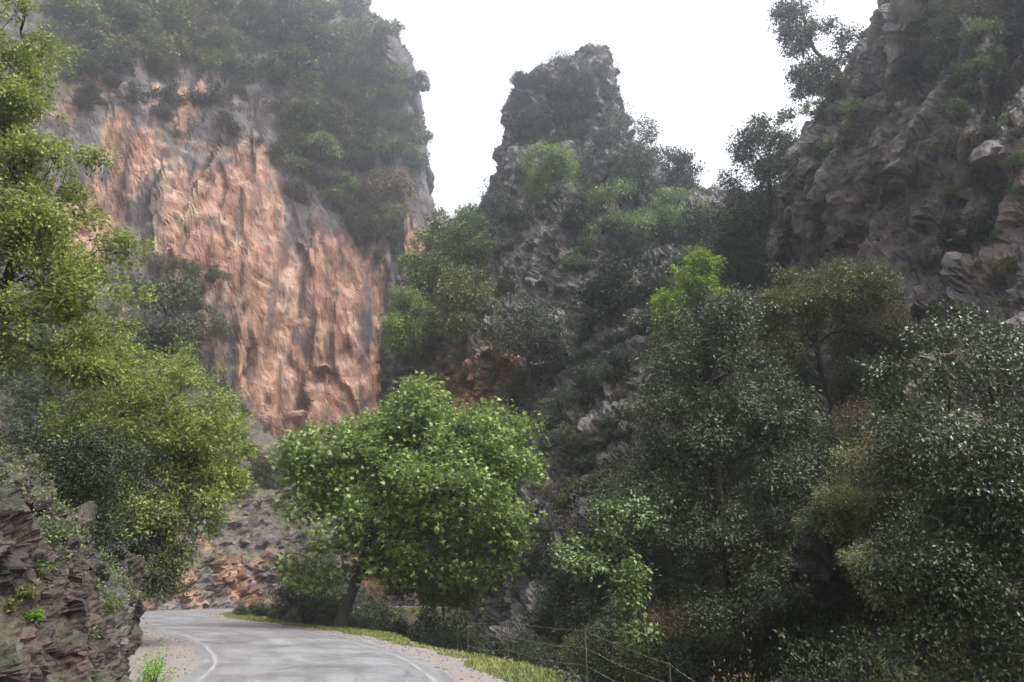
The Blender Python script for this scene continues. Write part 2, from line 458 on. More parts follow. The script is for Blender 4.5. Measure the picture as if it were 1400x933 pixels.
for a, b in ((-2.16, -2.07), (2.06, 2.15)):
    link('edge_line', ribbon('edge_line', a, b, 0.034 - 0.004 * a * a, M['line'], 3, 0.03, seed=7), None, road)

# ------------------------------------------------------------------ cliffs, crags, banks
SURF = {}
ROCKS = []          # for standing plants on them
def rock_object(name, grid, mat, tone, parent=None, flip=False, smooth=False, **props):
    nu, nv = grid.shape[:2]
    f = grid_faces(nu, nv)
    if flip: f = f[:, ::-1]
    me = build_mesh(name, grid.reshape(-1, 3), f, smooth)
    set_attr(me, 'tone', np.clip(tone, 0.004, 0.9))
    o = link(name, me, mat, parent, **props)
    SURF[name] = (grid.reshape(-1, 3), grid_normals(smooth_grid(grid, 2), flip).reshape(-1, 3))
    ROCKS.append(BVHTree.FromPolygons([tuple(v) for v in grid[::2, ::2].reshape(-1, 3).tolist()], grid_faces(*grid[::2, ::2].shape[:2]).tolist()))
    return o
def displace(g, flip, layers, relax=6):
    """layers: functions of (points) giving metres along the smoothed normal"""
    nu, nv = g.shape[:2]
    for fn in layers:
        n = grid_normals(smooth_grid(g, relax), flip)
        g = g + n * fn(g.reshape(-1, 3)).reshape(nu, nv)[:, :, None]
    return g

def ell(q, lst, Y):
    """soft patches of mineral colour on the face, centred on points of the cliff"""
    o = np.zeros(len(q))
    for (px, py, rx, ry) in lst:
        c = P(px, py, Y); k = mpp(Y)
        d = ((q[:, 0] - c[0]) / (rx * k)) ** 2 + ((q[:, 2] - c[2]) / (ry * k)) ** 2
        o = np.maximum(o, np.exp(-0.7 * d))
    return o

# --- the tall streaked cliff on the far left
cols = [(-260, -420, 92), (-100, -380, 98), (50, -310, 104), (150, -250, 108), (250, -190, 112), (350, -140, 115), (430, -85, 118), (492, -8, 121),
        (530, 50, 123), (556, 104, 125), (572, 150, 129), (580, 215, 137), (584, 285, 150), (575, 300, 190)]
fr = np.array([0.055, 0.13, 0.25, 0.38, 0.52, 0.68, 0.84, 1.0])
net = []
for (px, yt, fy) in cols:
    soft = np.array([30, 20, 11, 5, 1, -1, -3, -5]) if px < 500 else np.array([9, 5, 2, 1, 0, 0, -1, -2])
    r = [P(px, yt + 60, fy + 95), P(px, yt, fy + 45 if px < 500 else fy + 14)]
    for f_, s_ in zip(fr, soft):
        r.append(P(px, yt + (790 - yt) * f_, fy + s_))
    net.append(r)
g = patch(np.array(net), 410, 450)
CL = lambda q, sx, sz: q / np.array([sx, sx, sz])
g = displace(g, False, [
    lambda q: 2.8 * fbm(CL(q, 24, 30), 3, 0.5, 1) + 0.6 * ridged(CL(q, 7, 26), 3, 0.5, 2),
    lambda q: 0.8 * blocks(CL(q, 4.6, 13), 3, 0.5) + 0.3 * billow(CL(q, 2.4, 20), 2, 0.5, 4),
    lambda q: 0.16 * blocks(CL(q, 1.6, 5), 5, 0.4) + 0.08 * billow(CL(q, 0.9, 2.0), 3, 0.6, 6)
        - 1.1 * sstep(.88, .97, 1 - np.abs(gnoise(CL(q, 6.5, 45), 7)) * 1.5) * sstep(-.2, .2, gnoise(q / 11, 8))
        - 2.0 * ell(q, [(437, 500, 7, 5), (420, 543, 7, 12), (412, 578, 9, 6), (352, 470, 4, 9), (470, 455, 4, 8)], 117) + 0.7 * sstep(.55, .8, gnoise(CL(q, 9, 3.2), 9))])
q = g.reshape(-1, 3)
warm = ell(q, [(265, 300, 45, 70), (205, 240, 26, 60), (160, 330, 30, 80), (400, 400, 110, 150), (470, 520, 110, 110), (330, 260, 60, 70), (345, 330, 60, 95), (370, 470, 75, 110), (440, 560, 110, 90), (545, 520, 46, 80), (520, 590, 60, 50), (350, 240, 45, 45), (320, 200, 60, 20), (245, 125, 24, 55), (180, 290, 22, 80),
               (225, 130, 14, 35), (500, 380, 26, 90), (450, 330, 30, 50), (290, 360, 45, 70), (560, 330, 14, 70), (130, 160, 16, 50), (175, 200, 14, 50), (400, 640, 60, 40)], 117)
cool = 0.8 * ell(q, [(398, 300, 22, 90), (410, 400, 14, 70), (492, 430, 13, 110), (225, 300, 20, 60), (330, 500, 14, 50), (415, 545, 13, 24), (290, 520, 26, 60), (270, 430, 30, 40), (455, 240, 60, 60),
               (330, 575, 30, 30), (380, 220, 20, 40), (300, 195, 22, 40), (520, 400, 10, 70)], 117)
st1 = fbm(CL(q, 1.7, 24), 4, 0.55, 21); st2 = fbm(CL(q, 4.5, 40), 3, 0.5, 22); bl = fbm(q / 2.2, 4, 0.6, 23); bg_ = fbm(q / 9.0, 3, 0.5, 24)
w = sstep(0.16, 0.70, warm * 1.15 - 0.6 * cool + 0.18 * bl + 0.45 * st1 + 0.35 * st2)
orange = lerp3((0.145, 0.070, 0.046), (0.29, 0.175, 0.125), sstep(-0.6, 0.7, bl + 0.5 * st2))
orange = orange + (np.array((0.33, 0.235, 0.17)) - orange) * (sstep(0.2, 0.8, st2 + 0.4 * bl) * 0.55)[:, None]
grey = lerp3((0.036, 0.032, 0.033), (0.12, 0.104, 0.10), sstep(-0.5, 0.7, bl + 0.6 * st1))
tone = grey + (orange - grey) * w[:, None]
dk = sstep(0.10, 0.5, st1 + 0.35 * bg_ + 0.25 * bl) * 0.75 * (1 - 0.2 * warm)
dk = np.maximum(dk, sstep(0.35, 0.8, cool + 0.25 * st1) * 0.75)
tone = tone + (np.array((0.035, 0.031, 0.036)) - tone) * dk[:, None]
seam = sstep(0.80, 0.93, 1 - np.abs(fbm(CL(q, 5.0, 26), 3, 0.5, 27)) * 1.6) * sstep(-.1, .4, bg_)
tone = tone + (np.array((0.03, 0.026, 0.028)) - tone) * (seam * 0.7)[:, None]
nrm = grid_normals(smooth_grid(g, 3)).reshape(-1, 3)
up = sstep(0.45, 0.75, nrm[:, 2] + 0.15 * bl)
tone = tone + (np.array((0.06, 0.065, 0.03)) - tone) * (up * 0.8)[:, None]
far_cliff = rock_object('cliff_left', g, M['cliff'], tone, kind='structure')

# --- the crag with the rock tower, and the hillside below it
mid = [(525, [(520, 130), (480, 118), (480, 104), (510, 102), (560, 101), (620, 100), (720, 98), (850, 94)]),
       (550, [(440, 115), (410, 98), (412, 86), (450, 83), (505, 82), (565, 81), (680, 78), (850, 72)]),
       (600, [(360, 112), (340, 95), (342, 82), (395, 78), (470, 76), (545, 75), (660, 72), (850, 66)]),
       (650, [(310, 112), (295, 96), (300, 86), (355, 79), (430, 74), (520, 72), (650, 68), (850, 62)]),
       (684, [(232, 106), (218, 95), (228, 87), (300, 80), (400, 73), (500, 70), (640, 64), (850, 56)]),
       (706, [(140, 102), (125, 93), (145, 87), (245, 82), (360, 75), (480, 69), (630, 62), (850, 52)]),
       (745, [(105, 101), (92, 93), (108, 86), (235, 80), (350, 73), (470, 67), (620, 59), (860, 48)]),
       (795, [(85, 100), (72, 92), (84, 85), (220, 79), (340, 72), (460, 65), (610, 57), (870, 45)]),
       (832, [(92, 100), (78, 92), (92, 85), (200, 80), (320, 72), (450, 64), (600, 55), (880, 42)]),
       (852, [(190, 103), (178, 95), (190, 87), (255, 80), (340, 71), (460, 62), (600, 53), (890, 40)]),
       (900, [(240, 105), (230, 92), (240, 84), (300, 76), (380, 68), (480, 60), (620, 50), (890, 38)]),
       (960, [(275, 100), (265, 88), (275, 78), (330, 71), (400, 64), (500, 56), (640, 46), (890, 35)]),
       (1020, [(290, 95), (275, 82), (285, 72), (340, 66), (410, 59), (510, 52), (650, 43), (890, 32)]),
       (1090, [(270, 95), (255, 80), (265, 68), (320, 62), (400, 55), (510, 48), (650, 40), (890, 29)]),
       (1200, [(250, 95), (235, 75), (245, 63), (310, 57), (400, 50), (510, 44), (650, 36), (890, 26)]),
       (1350, [(250, 90), (235, 70), (245, 58), (310, 50), (400, 44), (510, 38), (650, 31), (890, 22)]),
       (1560, [(250, 80), (235, 62), (245, 50), (310, 44), (400, 38), (510, 33), (650, 27), (900, 18)])]
net = np.array([[P(px, a, b) for a, b in r] + [P(px, r[-1][0] + 110, r[-1][1] * 0.8)] for px, r in mid])
g = patch(net, 360, 345)
g = displace(g, False, [
    lambda q: 1.5 * fbm(q / 12, 3, 0.5, 31) + 0.6 * ridged(CL(q, 5, 9), 3, 0.5, 32) + sstep(42, 58, q[:, 2]) * (1.1 * ridged(q / 4.5, 3, 0.55, 37) - 0.4),
    lambda q: 1.2 * blocks(CL(q, 3.4, 4.4), 33) + 0.3 * billow(q / 3, 2, 0.5, 35),
    lambda q: 0.42 * blocks(q / 1.3, 34) + 0.35 * fbm(q / 0.8, 3, 0.65, 36)])
q = g.reshape(-1, 3)
bl = fbm(q / 2.0, 4, 0.6, 41); bg_ = fbm(q / 8.0, 3, 0.5, 42); st1 = fbm(CL(q, 1.5, 12), 3, 0.5, 43)
tone = lerp3((0.032, 0.029, 0.028), (0.135, 0.12, 0.115), sstep(-0.6, 0.8, bl + 0.4 * bg_))
red = sstep(0.3, 0.8, ell(q, [(620, 530, 60, 50), (690, 500, 30, 40)], 74) + 0.35 * st1)
tone = tone + (np.array((0.26, 0.12, 0.075)) - tone) * (red * 0.75)[:, None]
nrm = grid_normals(smooth_grid(g, 3)).reshape(-1, 3)
tone = tone + (np.array((0.06, 0.058, 0.03)) - tone) * (sstep(0.3, 0.7, nrm[:, 2] + 0.2 * bl) * 0.75)[:, None]
rock_object('crag_middle', g, M['crag'], tone, kind='structure')

# --- the dark wet crag on the right
rgt = [(1078, [(390, 66), (320, 60), (320, 54), (335, 52), (360, 52), (420, 50), (500, 45), (650, 37)]),
       (1090, [(330, 62), (235, 53), (250, 47), (290, 46), (345, 47.5), (420, 45.5), (500, 41), (650, 34)]),
       (1130, [(200, 60), (170, 51), (185, 44), (250, 43), (340, 44), (420, 42), (500, 38), (650, 31)]),
       (1190, [(115, 58), (85, 49), (105, 41), (205, 40), (320, 40), (420, 38.5), (510, 35), (660, 28)]),
       (1245, [(40, 56), (10, 47), (35, 39), (155, 37), (300, 36.5), (420, 35), (520, 31), (680, 25)]),
       (1300, [(-60, 54), (-90, 45), (-60, 37), (100, 34.5), (280, 33.5), (420, 32), (530, 28), (700, 22)]),
       (1400, [(-160, 52), (-200, 43), (-160, 35), (60, 31.5), (260, 30), (420, 28), (540, 24.5), (720, 19)]),
       (1500, [(-260, 50), (-300, 40), (-240, 32), (30, 28.5), (240, 27), (420, 24.5), (560, 21), (740, 16.5)]),
       (1660, [(-300, 46), (-340, 37), (-280, 29), (0, 25), (230, 23), (420, 21), (570, 18), (760, 14)])]
net = np.array([[P(px, a, b) for a, b in r] + [P(px, r[-1][0] + 140, r[-1][1] * 0.82)] for px, r in rgt])
g = patch(net, 320, 360)
JT = np.array([[0.62, -0.2, 0.76], [0.2, 0.98, 0.1], [-0.76, 0.1, 0.62]])
def joints(q, along, across):
    return (q @ JT.T) / np.array([along, across, across])
g = displace(g, False, [
    lambda q: 1.3 * fbm(q / 8, 3, 0.5, 51) + 0.5 * ridged(q / 5, 3, 0.55, 52),
    lambda q: 1.0 * blocks(joints(q, 5.5, 2.3), 53, 0.7) + 0.6 * billow(joints(q, 6.0, 2.6), 3, 0.5, 56) - 0.7 * sstep(.9, .98, 1 - np.abs(gnoise(joints(q, 14, 3.4), 57)) * 1.5),
    lambda q: 0.16 * blocks(joints(q, 1.3, 0.7), 54, 0.5) + 0.12 * fbm(q / 0.7, 4, 0.7, 55)])
q = g.reshape(-1, 3)
bl = fbm(q / 1.2, 4, 0.6, 61); bg_ = fbm(q / 5.0, 3, 0.5, 62)
tone = lerp3((0.022, 0.017, 0.015), (0.105, 0.084, 0.074), sstep(-0.7, 0.9, bl + 0.5 * bg_))
tone = tone + (np.array((0.15, 0.09, 0.06)) - tone) * (sstep(0.3, 0.8, fbm(q / 3.0, 3, 0.5, 63)) * 0.5)[:, None]
nrm = grid_normals(smooth_grid(g, 2)).reshape(-1, 3)
tone = tone + (np.array((0.05, 0.055, 0.022)) - tone) * (sstep(0.45, 0.8, nrm[:, 2] + 0.3 * bl) * 0.7)[:, None]
rock_object('crag_right', g, M['wetcrag'], tone, kind='structure')

def bank(name, foot, prof, nu, nv, hfac, layers, mat, colour, side=-1, far=None, uw=None, vw=None, **props):
    """a rock slope that starts at a foot line and rises away from the road"""
    q = resample(np.array(foot, float), 90); nn = poly_normals(q) * side
    nn = smooth_grid(nn[:, None, :], 30)[:, 0]; nn /= np.linalg.norm(nn, axis=1)[:, None]
    net = np.zeros((90, len(prof), 3))
    for k in range(90):
        hf = np.interp(k / 89, *hfac)
        for j, (o_, z_) in enumerate(prof):
            net[k, j] = (*(q[k] + nn[k] * o_), z_ * (1 + (hf - 1) * (min(1, max(0, o_ / far)) if far else 1)))
    tu = np.interp(np.linspace(0, 1, nu), *(uw or ([0, 1], [0, 1]))) * 89
    g = catmull(net, tu)
    tv = even_params(net, nv, 1) if vw is None else np.interp(np.linspace(0, 1, nv), *vw) * (len(prof) - 1)
    g = np.swapaxes(catmull(np.swapaxes(g, 0, 1), tv), 0, 1)
    g = displace(g, side > 0, layers, 4)
    return rock_object(name, g, mat, colour(g, side > 0), flip=side > 0, **props)

# --- red-brown rock bank left of the road, carrying on as a wooded slope
def bank_col(g, flip):
    q = g.reshape(-1, 3)
    bl = fbm(q / 0.7, 4, 0.6, 71); bg_ = fbm(q / 2.2, 3, 0.5, 72)
    tone = lerp3((0.010, 0.007, 0.006), (0.055, 0.030, 0.024), sstep(-0.7, 0.8, bl))
    gr = sstep(0.0, 0.5, bg_ + 0.3 * bl + 0.16 * (q[:, 2] - 2.5))
    tone = tone + (lerp3((0.018, 0.017, 0.018), (0.10, 0.095, 0.10), sstep(-0.5, 0.8, bl)) - tone) * (gr * 0.7)[:, None]
    nrm = grid_normals(smooth_grid(g, 2), flip).reshape(-1, 3)
    moss = sstep(0.35, 0.75, nrm[:, 2] + 0.3 * bg_)
    tone = tone + (np.array((0.03, 0.036, 0.013)) - tone) * (moss * 0.6)[:, None]
    return tone + (np.array((0.022, 0.02, 0.013)) - tone) * (sstep(2.6, 4.2, q[:, 2]) * 0.85)[:, None]
bank('rock_bank', [(-4.7, 1), (-5.4, 6), (-6.2, 11), (-7.3, 15.9), (-9.3, 20.5), (-11.9, 25.8), (-15.0, 32), (-19.4, 40), (-23.5, 46), (-26, 51), (-27.5, 57)],
     [(-0.3, -0.6), (0.0, 0.0), (0.10, 0.9), (0.28, 1.8), (0.7, 2.5), (1.6, 3.3), (3.4, 4.6), (7, 8.0), (12, 13), (20, 20)], 470, 260,
     ([0, 0.12, 0.17, 0.22, 0.28, 0.42, 0.6, 1], [1.5, 1.45, 1.25, 1.0, 0.85, 0.8, 0.8, 0.9]),
     [lambda q: 0.5 * fbm(q / 3.0, 3, 0.5, 81) + 0.22 * ridged(CL(q, 1.4, 3.5), 3, 0.55, 82),
      lambda q: 0.36 * blocks(CL(q, 0.9, 2.2), 83, 0.6) + 0.2 * billow(CL(q, 1.1, 2.8), 3, 0.55, 86),
      lambda q: 0.10 * blocks(q / 0.35, 84, 0.5) + 0.05 * billow(q / 0.25, 3, 0.6, 85)], M['bank'], bank_col, uw=([0, .06, .8, 1], [0, .09, .45, 1]), vw=([0, .8, 1], [0, .62, 1]), kind='structure')

# --- ledges and scree between the far bend and the foot of the cliff
def scree_col(g, flip):
    q = g.reshape(-1, 3)
    bl = fbm(q / 1.2, 4, 0.6, 91); bg_ = fbm(q / 5.0, 3, 0.5, 92)
    tone = lerp3((0.038, 0.032, 0.033), (0.15, 0.125, 0.122), sstep(-0.7, 0.8, bl + 0.3 * bg_))
    red = sstep(0.0, 0.5, fbm(q / 2.6, 3, 0.5, 93) + 0.25 - np.abs(q[:, 2] - 2.0) * 0.16)
    tone = tone + (lerp3((0.12, 0.048, 0.03), (0.32, 0.18, 0.125), sstep(-0.5, 0.7, bl)) - tone) * (red * 0.85)[:, None]
    nrm = grid_normals(smooth_grid(g, 3), flip).reshape(-1, 3)
    gr = sstep(0.55, 0.85, nrm[:, 2] + 0.25 * bg_)
    return tone + (np.array((0.085, 0.078, 0.035)) - tone) * (gr * 0.55)[:, None]
bank('scree_slope', [(-35, 38), (-29.5, 46), (-26.4, 52), (-25.0, 58.5), (-20.6, 65.5), (-14, 69.5), (-6.5, 72.5), (1, 75.5), (9, 80)],
     [(-0.6, -0.8), (0, 0.1), (0.7, 1.3), (1.6, 2.4), (2.0, 3.6), (3.6, 4.6), (4.4, 5.3), (9, 7.2), (12, 9.0), (20, 11.5), (32, 17), (56, 28)], 290, 250,
     ([0, 0.35, 0.5, 0.66, 0.8, 1], [1.6, 1.6, 1.25, 0.75, 0.6, 0.6]),
     [lambda q: 0.8 * fbm(q / 6.0, 3, 0.5, 101),
      lambda q: 1.1 * blocks(CL(q, 3.0, 2.0), 103, 0.7),
      lambda q: 0.3 * blocks(q / 0.95, 104) + 0.16 * fbm(q / 0.5, 3, 0.6, 105)], M['scree'], scree_col, far=14, kind='structure')

def hit_rock(px, py):
    o = Vector((0, 0, CAM_H)); d = raydir(px, py); best = None
    for t in ROCKS + [GROUND_BVH]:
        r = t.ray_cast(o, d)
        if r[0] is not None and (best is None or r[3] < best[1]): best = (r[0], r[3], r[1])
    return best

# ------------------------------------------------------------------ foliage and trees
def leaf_shape(kind):
    if kind == 'oval':
        v = [(0, 0, 0), (0.45, 0.30, 0.09), (1, 0, -0.06), (0.45, -0.30, 0.09)]
        f = [(0, 1, 2), (0, 2, 3)]
    elif kind == 'narrow':
        v = [(0, 0, 0), (0.5, 0.17, 0.05), (1, 0, -0.05), (0.5, -0.17, 0.05)]
        f = [(0, 1, 2), (0, 2, 3)]
    elif kind == 'round':
        v = [(0, 0, 0), (0.3, 0.36, 0.08), (0.8, 0.30, 0.05), (1, 0, -0.08), (0.8, -0.30, 0.05), (0.3, -0.36, 0.08)]
        f = [(0, 1, 2), (0, 2, 3), (0, 3, 4), (0, 4, 5)]
    else:  # lobed like a plane leaf
        v = [(0, 0, 0.02), (0.28, 0.52, -0.06), (0.50, 0.17, 0.05), (1.0, 0, -0.12), (0.50, -0.17, 0.05), (0.28, -0.52, -0.06)]
        f = [(0, 1, 2), (0, 2, 4), (2, 3, 4), (0, 4, 5)]
    return np.array(v, float), np.array(f)
def unit(v):
    return v / (np.linalg.norm(v, axis=-1, keepdims=True) + 1e-9)
def leaves_mesh(name, pos, axis, size, kind, rng, flat=0.9, rnd=None, droop=0.25):
    n = len(pos)
    d = unit(axis + rng.normal(size=(n, 3)) * 0.55 + np.array([0, 0, -droop]))
    up_ = unit(np.array([0, 0, flat]) + rng.normal(size=(n, 3)) * 0.55)
    b = unit(np.cross(up_, d)); nn = np.cross(d, b)
    v, f = leaf_shape(kind)
    s = (size * rng.uniform(0.6, 1.25, n))[:, None, None]
    V = pos[:, None, :] + s * (v[None, :, 0:1] * d[:, None, :] + v[None, :, 1:2] * b[:, None, :] + v[None, :, 2:3] * nn[:, None, :])
    F = (f[None] + (np.arange(n) * len(v))[:, None, None]).reshape(-1, 3)
    me = build_mesh(name, V.reshape(-1, 3), F, False)
    r = np.clip((rng.beta(2, 2, n) if rnd is None else rnd), 0, 1)
    set_attr(me, 'rnd', np.repeat(r, len(f)), 'FACE')
    return me
def tubes_mesh(name, paths, sides=5):
    """paths: list of (points (n,3), radii (n,))"""
    V, F, base = [], [], 0
    for pts, rad in paths:
        pts = np.asarray(pts, float); n = len(pts)
        tan = unit(np.gradient(pts, axis=0))
        ref = np.where(np.abs(tan[:, 2:3]) > 0.9, np.array([[1.0, 0, 0]]), np.array([[0, 0, 1.0]]))
        a = unit(np.cross(tan, ref)); b = np.cross(tan, a)
        th = np.linspace(0, 2 * np.pi, sides, endpoint=False)
        ring = pts[:, None, :] + np.asarray(rad)[:, None, None] * (np.cos(th)[None, :, None] * a[:, None] + np.sin(th)[None, :, None] * b[:, None])
        V.append(ring.reshape(-1, 3))
        i = np.arange(n * sides).reshape(n, sides)
        j = np.roll(i, -1, axis=1)
        F.append((np.stack([i[:-1], j[:-1], j[1:], i[1:]], -1).reshape(-1, 4)) + base)
        base += n * sides
    return build_mesh(name, np.concatenate(V), np.concatenate(F), True)

def ellipsoids(blobs, n, rng, shell=0.5, group=8):
    """n points in the blobs (centre, radii), gathered in clumps, more of them towards the outside"""
    vol = np.array([np.prod(r) ** 0.75 for _, r in blobs]); nk = max(4, n // group)
    k = rng.choice(len(blobs), nk, p=vol / vol.sum())
    d = unit(rng.normal(size=(nk, 3)))
    rr = rng.uniform(0, 1, nk) ** (1 / 3.0) * (1 - shell) + shell * rng.uniform(0.7, 1.12, nk)
    c = np.array([b[0] for b in blobs])[k]; r = np.array([b[1] for b in blobs])[k]
    cc = c + d * rr[:, None] * r
    j = rng.integers(0, nk, n)
    size = np.clip(r.mean(axis=1), 0.3, 1.6)[j] * 0.26
    p = cc[j] + rng.normal(size=(n, 3)) * size[:, None] * np.array([1, 1, 0.55])
    out = unit((p - c[j]) / r[j] * np.array([1, 1, 0.6]) + 0.6 * unit(p - cc[j]))
    return p, out

def make_tree(name, label, category, base, trunk, r0, blobs, sprays, per, leaf, kind, leafmat, bark='bark_dark', spread=0.3, seed=1, group=None,
              flat=0.9, twig=True, droop=0.25, rmin=0.012, second=None, upbias=0.25, group_of=11):
    """trunk: list of points from the base up; blobs: list of (centre, radii); all in metres in the place"""
    rng = np.random.default_rng(seed)
    per = int(per * 1.2); leaf = leaf * 1.2
    base = np.asarray(base, float)
    root = thing(name, label, category, base.tolist(), group)
    tp = resample(np.asarray(trunk, float), max(8, 3 * len(trunk)))
    tp += rng.normal(size=tp.shape) * r0 * 0.18 * np.linspace(0, 1, len(tp))[:, None]
    S, out = ellipsoids(blobs, sprays, rng, 0.5, group_of)
    # branches: every spray hangs on the nearest wood that leads back to the trunk
    nodes = [p for p in tp]; par = [max(0, i - 1) for i in range(len(tp))]
    depth = list(np.concatenate([[0], np.cumsum(np.linalg.norm(np.diff(tp, axis=0), axis=1))]))
    order = np.argsort(np.min(np.linalg.norm(S[:, None] - tp[None], axis=2), axis=1))
    NA = np.zeros((len(tp) + 3 * sprays, 3)); NA[:len(tp)] = tp; DA = np.zeros(len(NA)); DA[:len(tp)] = depth; cnt = len(tp)
    first = max(1, int(len(tp) * 0.3)); kids = []
    for i in order:
        p = S[i]
        d = np.linalg.norm(NA[first:cnt] - p, axis=1)
        k = first + int(np.argmin(d * 1.0 + 0.30 * DA[first:cnt] + 0.25 * np.clip(NA[first:cnt, 2] - p[2], 0, None)))
        a = NA[k]
        L = np.linalg.norm(p - a)
        prev = k
        nseg = 3 if L > 0.5 else 2
        for s in range(1, nseg + 1):
            f = s / nseg
            q_ = a + (p - a) * f
            if s < nseg: q_ = q_ + rng.normal(size=3) * 0.09 * L + np.array([0, 0, 0.08 * L])
            NA[cnt] = q_; DA[cnt] = DA[prev] + L / nseg; par.append(prev); prev = cnt; cnt += 1
        kids.append(prev)
    par = np.array(par); wgt = np.zeros(cnt)
    wgt[kids] = 1
    for i in range(cnt - 1, 0, -1): wgt[par[i]] += wgt[i]
    rad = np.maximum(rmin, r0 * 0.85 * np.sqrt(wgt / wgt[0]))
    nt_ = len(tp)
    tr = np.maximum(rad[:nt_], r0 * np.linspace(1, 0.35, nt_)); tr[0] = r0 * 1.35; tr[1] = max(tr[1], r0 * 1.08)
    link('trunk', tubes_mesh('trunk', [(tp - base, tr)], 9), M[bark], root)
    if twig:
        far_ = base[1] > 45
        segs = []
        for i in range(nt_, cnt):
            k = par[i]
            if far_ and wgt[i] < 3: continue
            segs.append((np.array([NA[k], (NA[k] + NA[i]) / 2 + rng.normal(size=3) * 0.02, NA[i]]) - base, np.array([min(rad[k], rad[i] * 1.3), rad[i] * 1.1, rad[i]])))
        segs.append((tp - base, tr * 0.45))
        link('branches', tubes_mesh('branches', segs, 3), M[bark], root)
    # leaves along short twigs
    k = np.repeat(np.arange(sprays), per)
    d2 = unit(out[k] + rng.normal(size=(len(k), 3)) * 0.7 + np.array([0, 0, upbias]))
    tt = rng.uniform(0.0, 1.0, len(k))
    jig = rng.normal(size=(len(k), 3)) * spread * 0.33
    jig[:, 2] *= 0.7
    pos = S[k] + d2 * (tt * spread)[:, None] + jig
    # young leaves at the tips are lighter, and each twig has its own tint
    rnd = 0.26 + 0.30 * tt + rng.normal(size=len(k)) * 0.12 + rng.normal(size=sprays)[k] * 0.10
    link('crown', leaves_mesh('crown', pos - base, d2, leaf, kind, rng, flat, rnd, droop), M[leafmat], root)
    if second:
        m2, frac, sc2 = second
        sel = rng.uniform(0, 1, len(k)) < frac
        link('pale_leaves', leaves_mesh('pale_leaves', pos[sel] - base + rng.normal(size=(sel.sum(), 3)) * 0.05, d2[sel], leaf * sc2, kind, rng, flat, None, droop), M[m2], root)
    return root
def B(px, py, Y, rx, ry, rd=None):
    k = mpp(Y)
    return (P(px, py, Y), np.array([rx * k, (rd if rd else (rx + ry) / 2 * k), ry * k]))

# the plane tree leaning over the bend
Y = 34.9
make_tree('plane_tree', 'broad green plane tree leaning on a dark trunk beside the bend of the road', 'tree', [*P(465, 859, Y)[:2], -0.05],
          [P(463, 862, Y), P(472, 832, Y), P(486, 798, Y), P(499, 760, Y), P(506, 720, Y), P(520, 670, Y + .3), P(545, 615, Y + .5)], 0.25,
          [B(560, 645, Y + .6, 115, 62, 3.2), B(470, 640, Y, 62, 50, 2.4), B(445, 612, Y, 40, 30, 1.5), B(645, 620, Y + 1, 78, 62, 2.8), B(698, 610, Y + 1, 36, 40, 1.6), B(572, 580, Y + .5, 42, 36, 1.6),
           B(620, 690, Y - .5, 88, 70, 2.8), B(560, 730, Y - .4, 75, 62, 2.4), B(470, 700, Y - .5, 55, 30, 1.8), B(415, 690, Y, 34, 34, 1.4), B(440, 765, Y - .6, 44, 26, 1.2),
           B(655, 745, Y, 50, 52, 1.8), B(590, 790, Y + 1, 60, 36, 1.6), B(588, 545, Y + .6, 22, 18, .8), B(640, 562, Y + 1, 30, 20, .9), B(690, 568, Y + 1, 36, 13, .7), B(660, 545, Y + 1, 12, 10, .4),
           B(400, 655, Y, 28, 22, .9), B(500, 600, Y, 34, 26, 1.2)],
          1550, 27, 0.19, 'lobed', 'leaf_plane', 'bark_dark', 0.62, 5, None, 1.0, True, 0.2, 0.012, None, 0.3, 10)

# left of the road
Y = 14.5
make_tree('tree', 'tall fresh green tree overhanging from the top of the red-brown rock bank', 'tree', [-10.6, 14.6, 4.3],
          [(-10.6, 14.6, 3.7), (-10.5, 14.6, 5.4), P(-20, 470, Y), P(10, 380, Y), P(40, 290, Y), P(5, 190, Y + .3), P(30, 90, Y + .5)], 0.13,
          [B(25, 50, Y, 50, 62, .9), B(-20, 130, Y, 50, 90, 1.0), B(50, 250, Y - .2, 75, 62, 1.0), B(100, 225, Y, 52, 36, .7), B(110, 320, Y, 58, 62, .9), B(140, 400, Y, 40, 52, .7), B(50, 360, Y, 70, 66, 1.0),
           B(60, 450, Y, 80, 50, .9), B(20, 500, Y - .2, 60, 44, .7), B(90, 520, Y, 50, 36, .6), B(-20, 330, Y, 60, 110, 1.0), B(15, -70, Y, 70, 60, 1.0), B(30, 140, Y, 36, 50, .6), B(0, 200, Y, 40, 40, .6), B(60, 15, Y, 18, 18, .3), B(140, 215, Y, 24, 22, .4), B(168, 262, Y, 14, 16, .3), B(165, 385, Y, 22, 24, .4)],
          950, 40, 0.075, 'oval', 'leaf_fresh', 'bark_dark', 0.26, 7, None, 0.8, True, 0.3, 0.006)
Y = 16.5
make_tree('tree', 'grey-green fine-leaved tree behind the tall fresh green tree on the bank', 'tree', [-13.5, 17.5, 5.0],
          [(-13.5, 17.5, 4.4), P(-60, 400, Y + 1), P(-30, 260, Y + 1), P(0, 180, Y + .8)], 0.14,
          [B(10, 190, Y + .8, 45, 70, .9), B(-30, 230, Y + .8, 50, 90, 1.0), B(30, 280, Y + 1, 40, 50, .8)], 260, 40, 0.055, 'narrow', 'leaf_grey', 'bark_grey', 0.24, 8, None, 0.6, True, 0.2, 0.006)
Y = 24.5
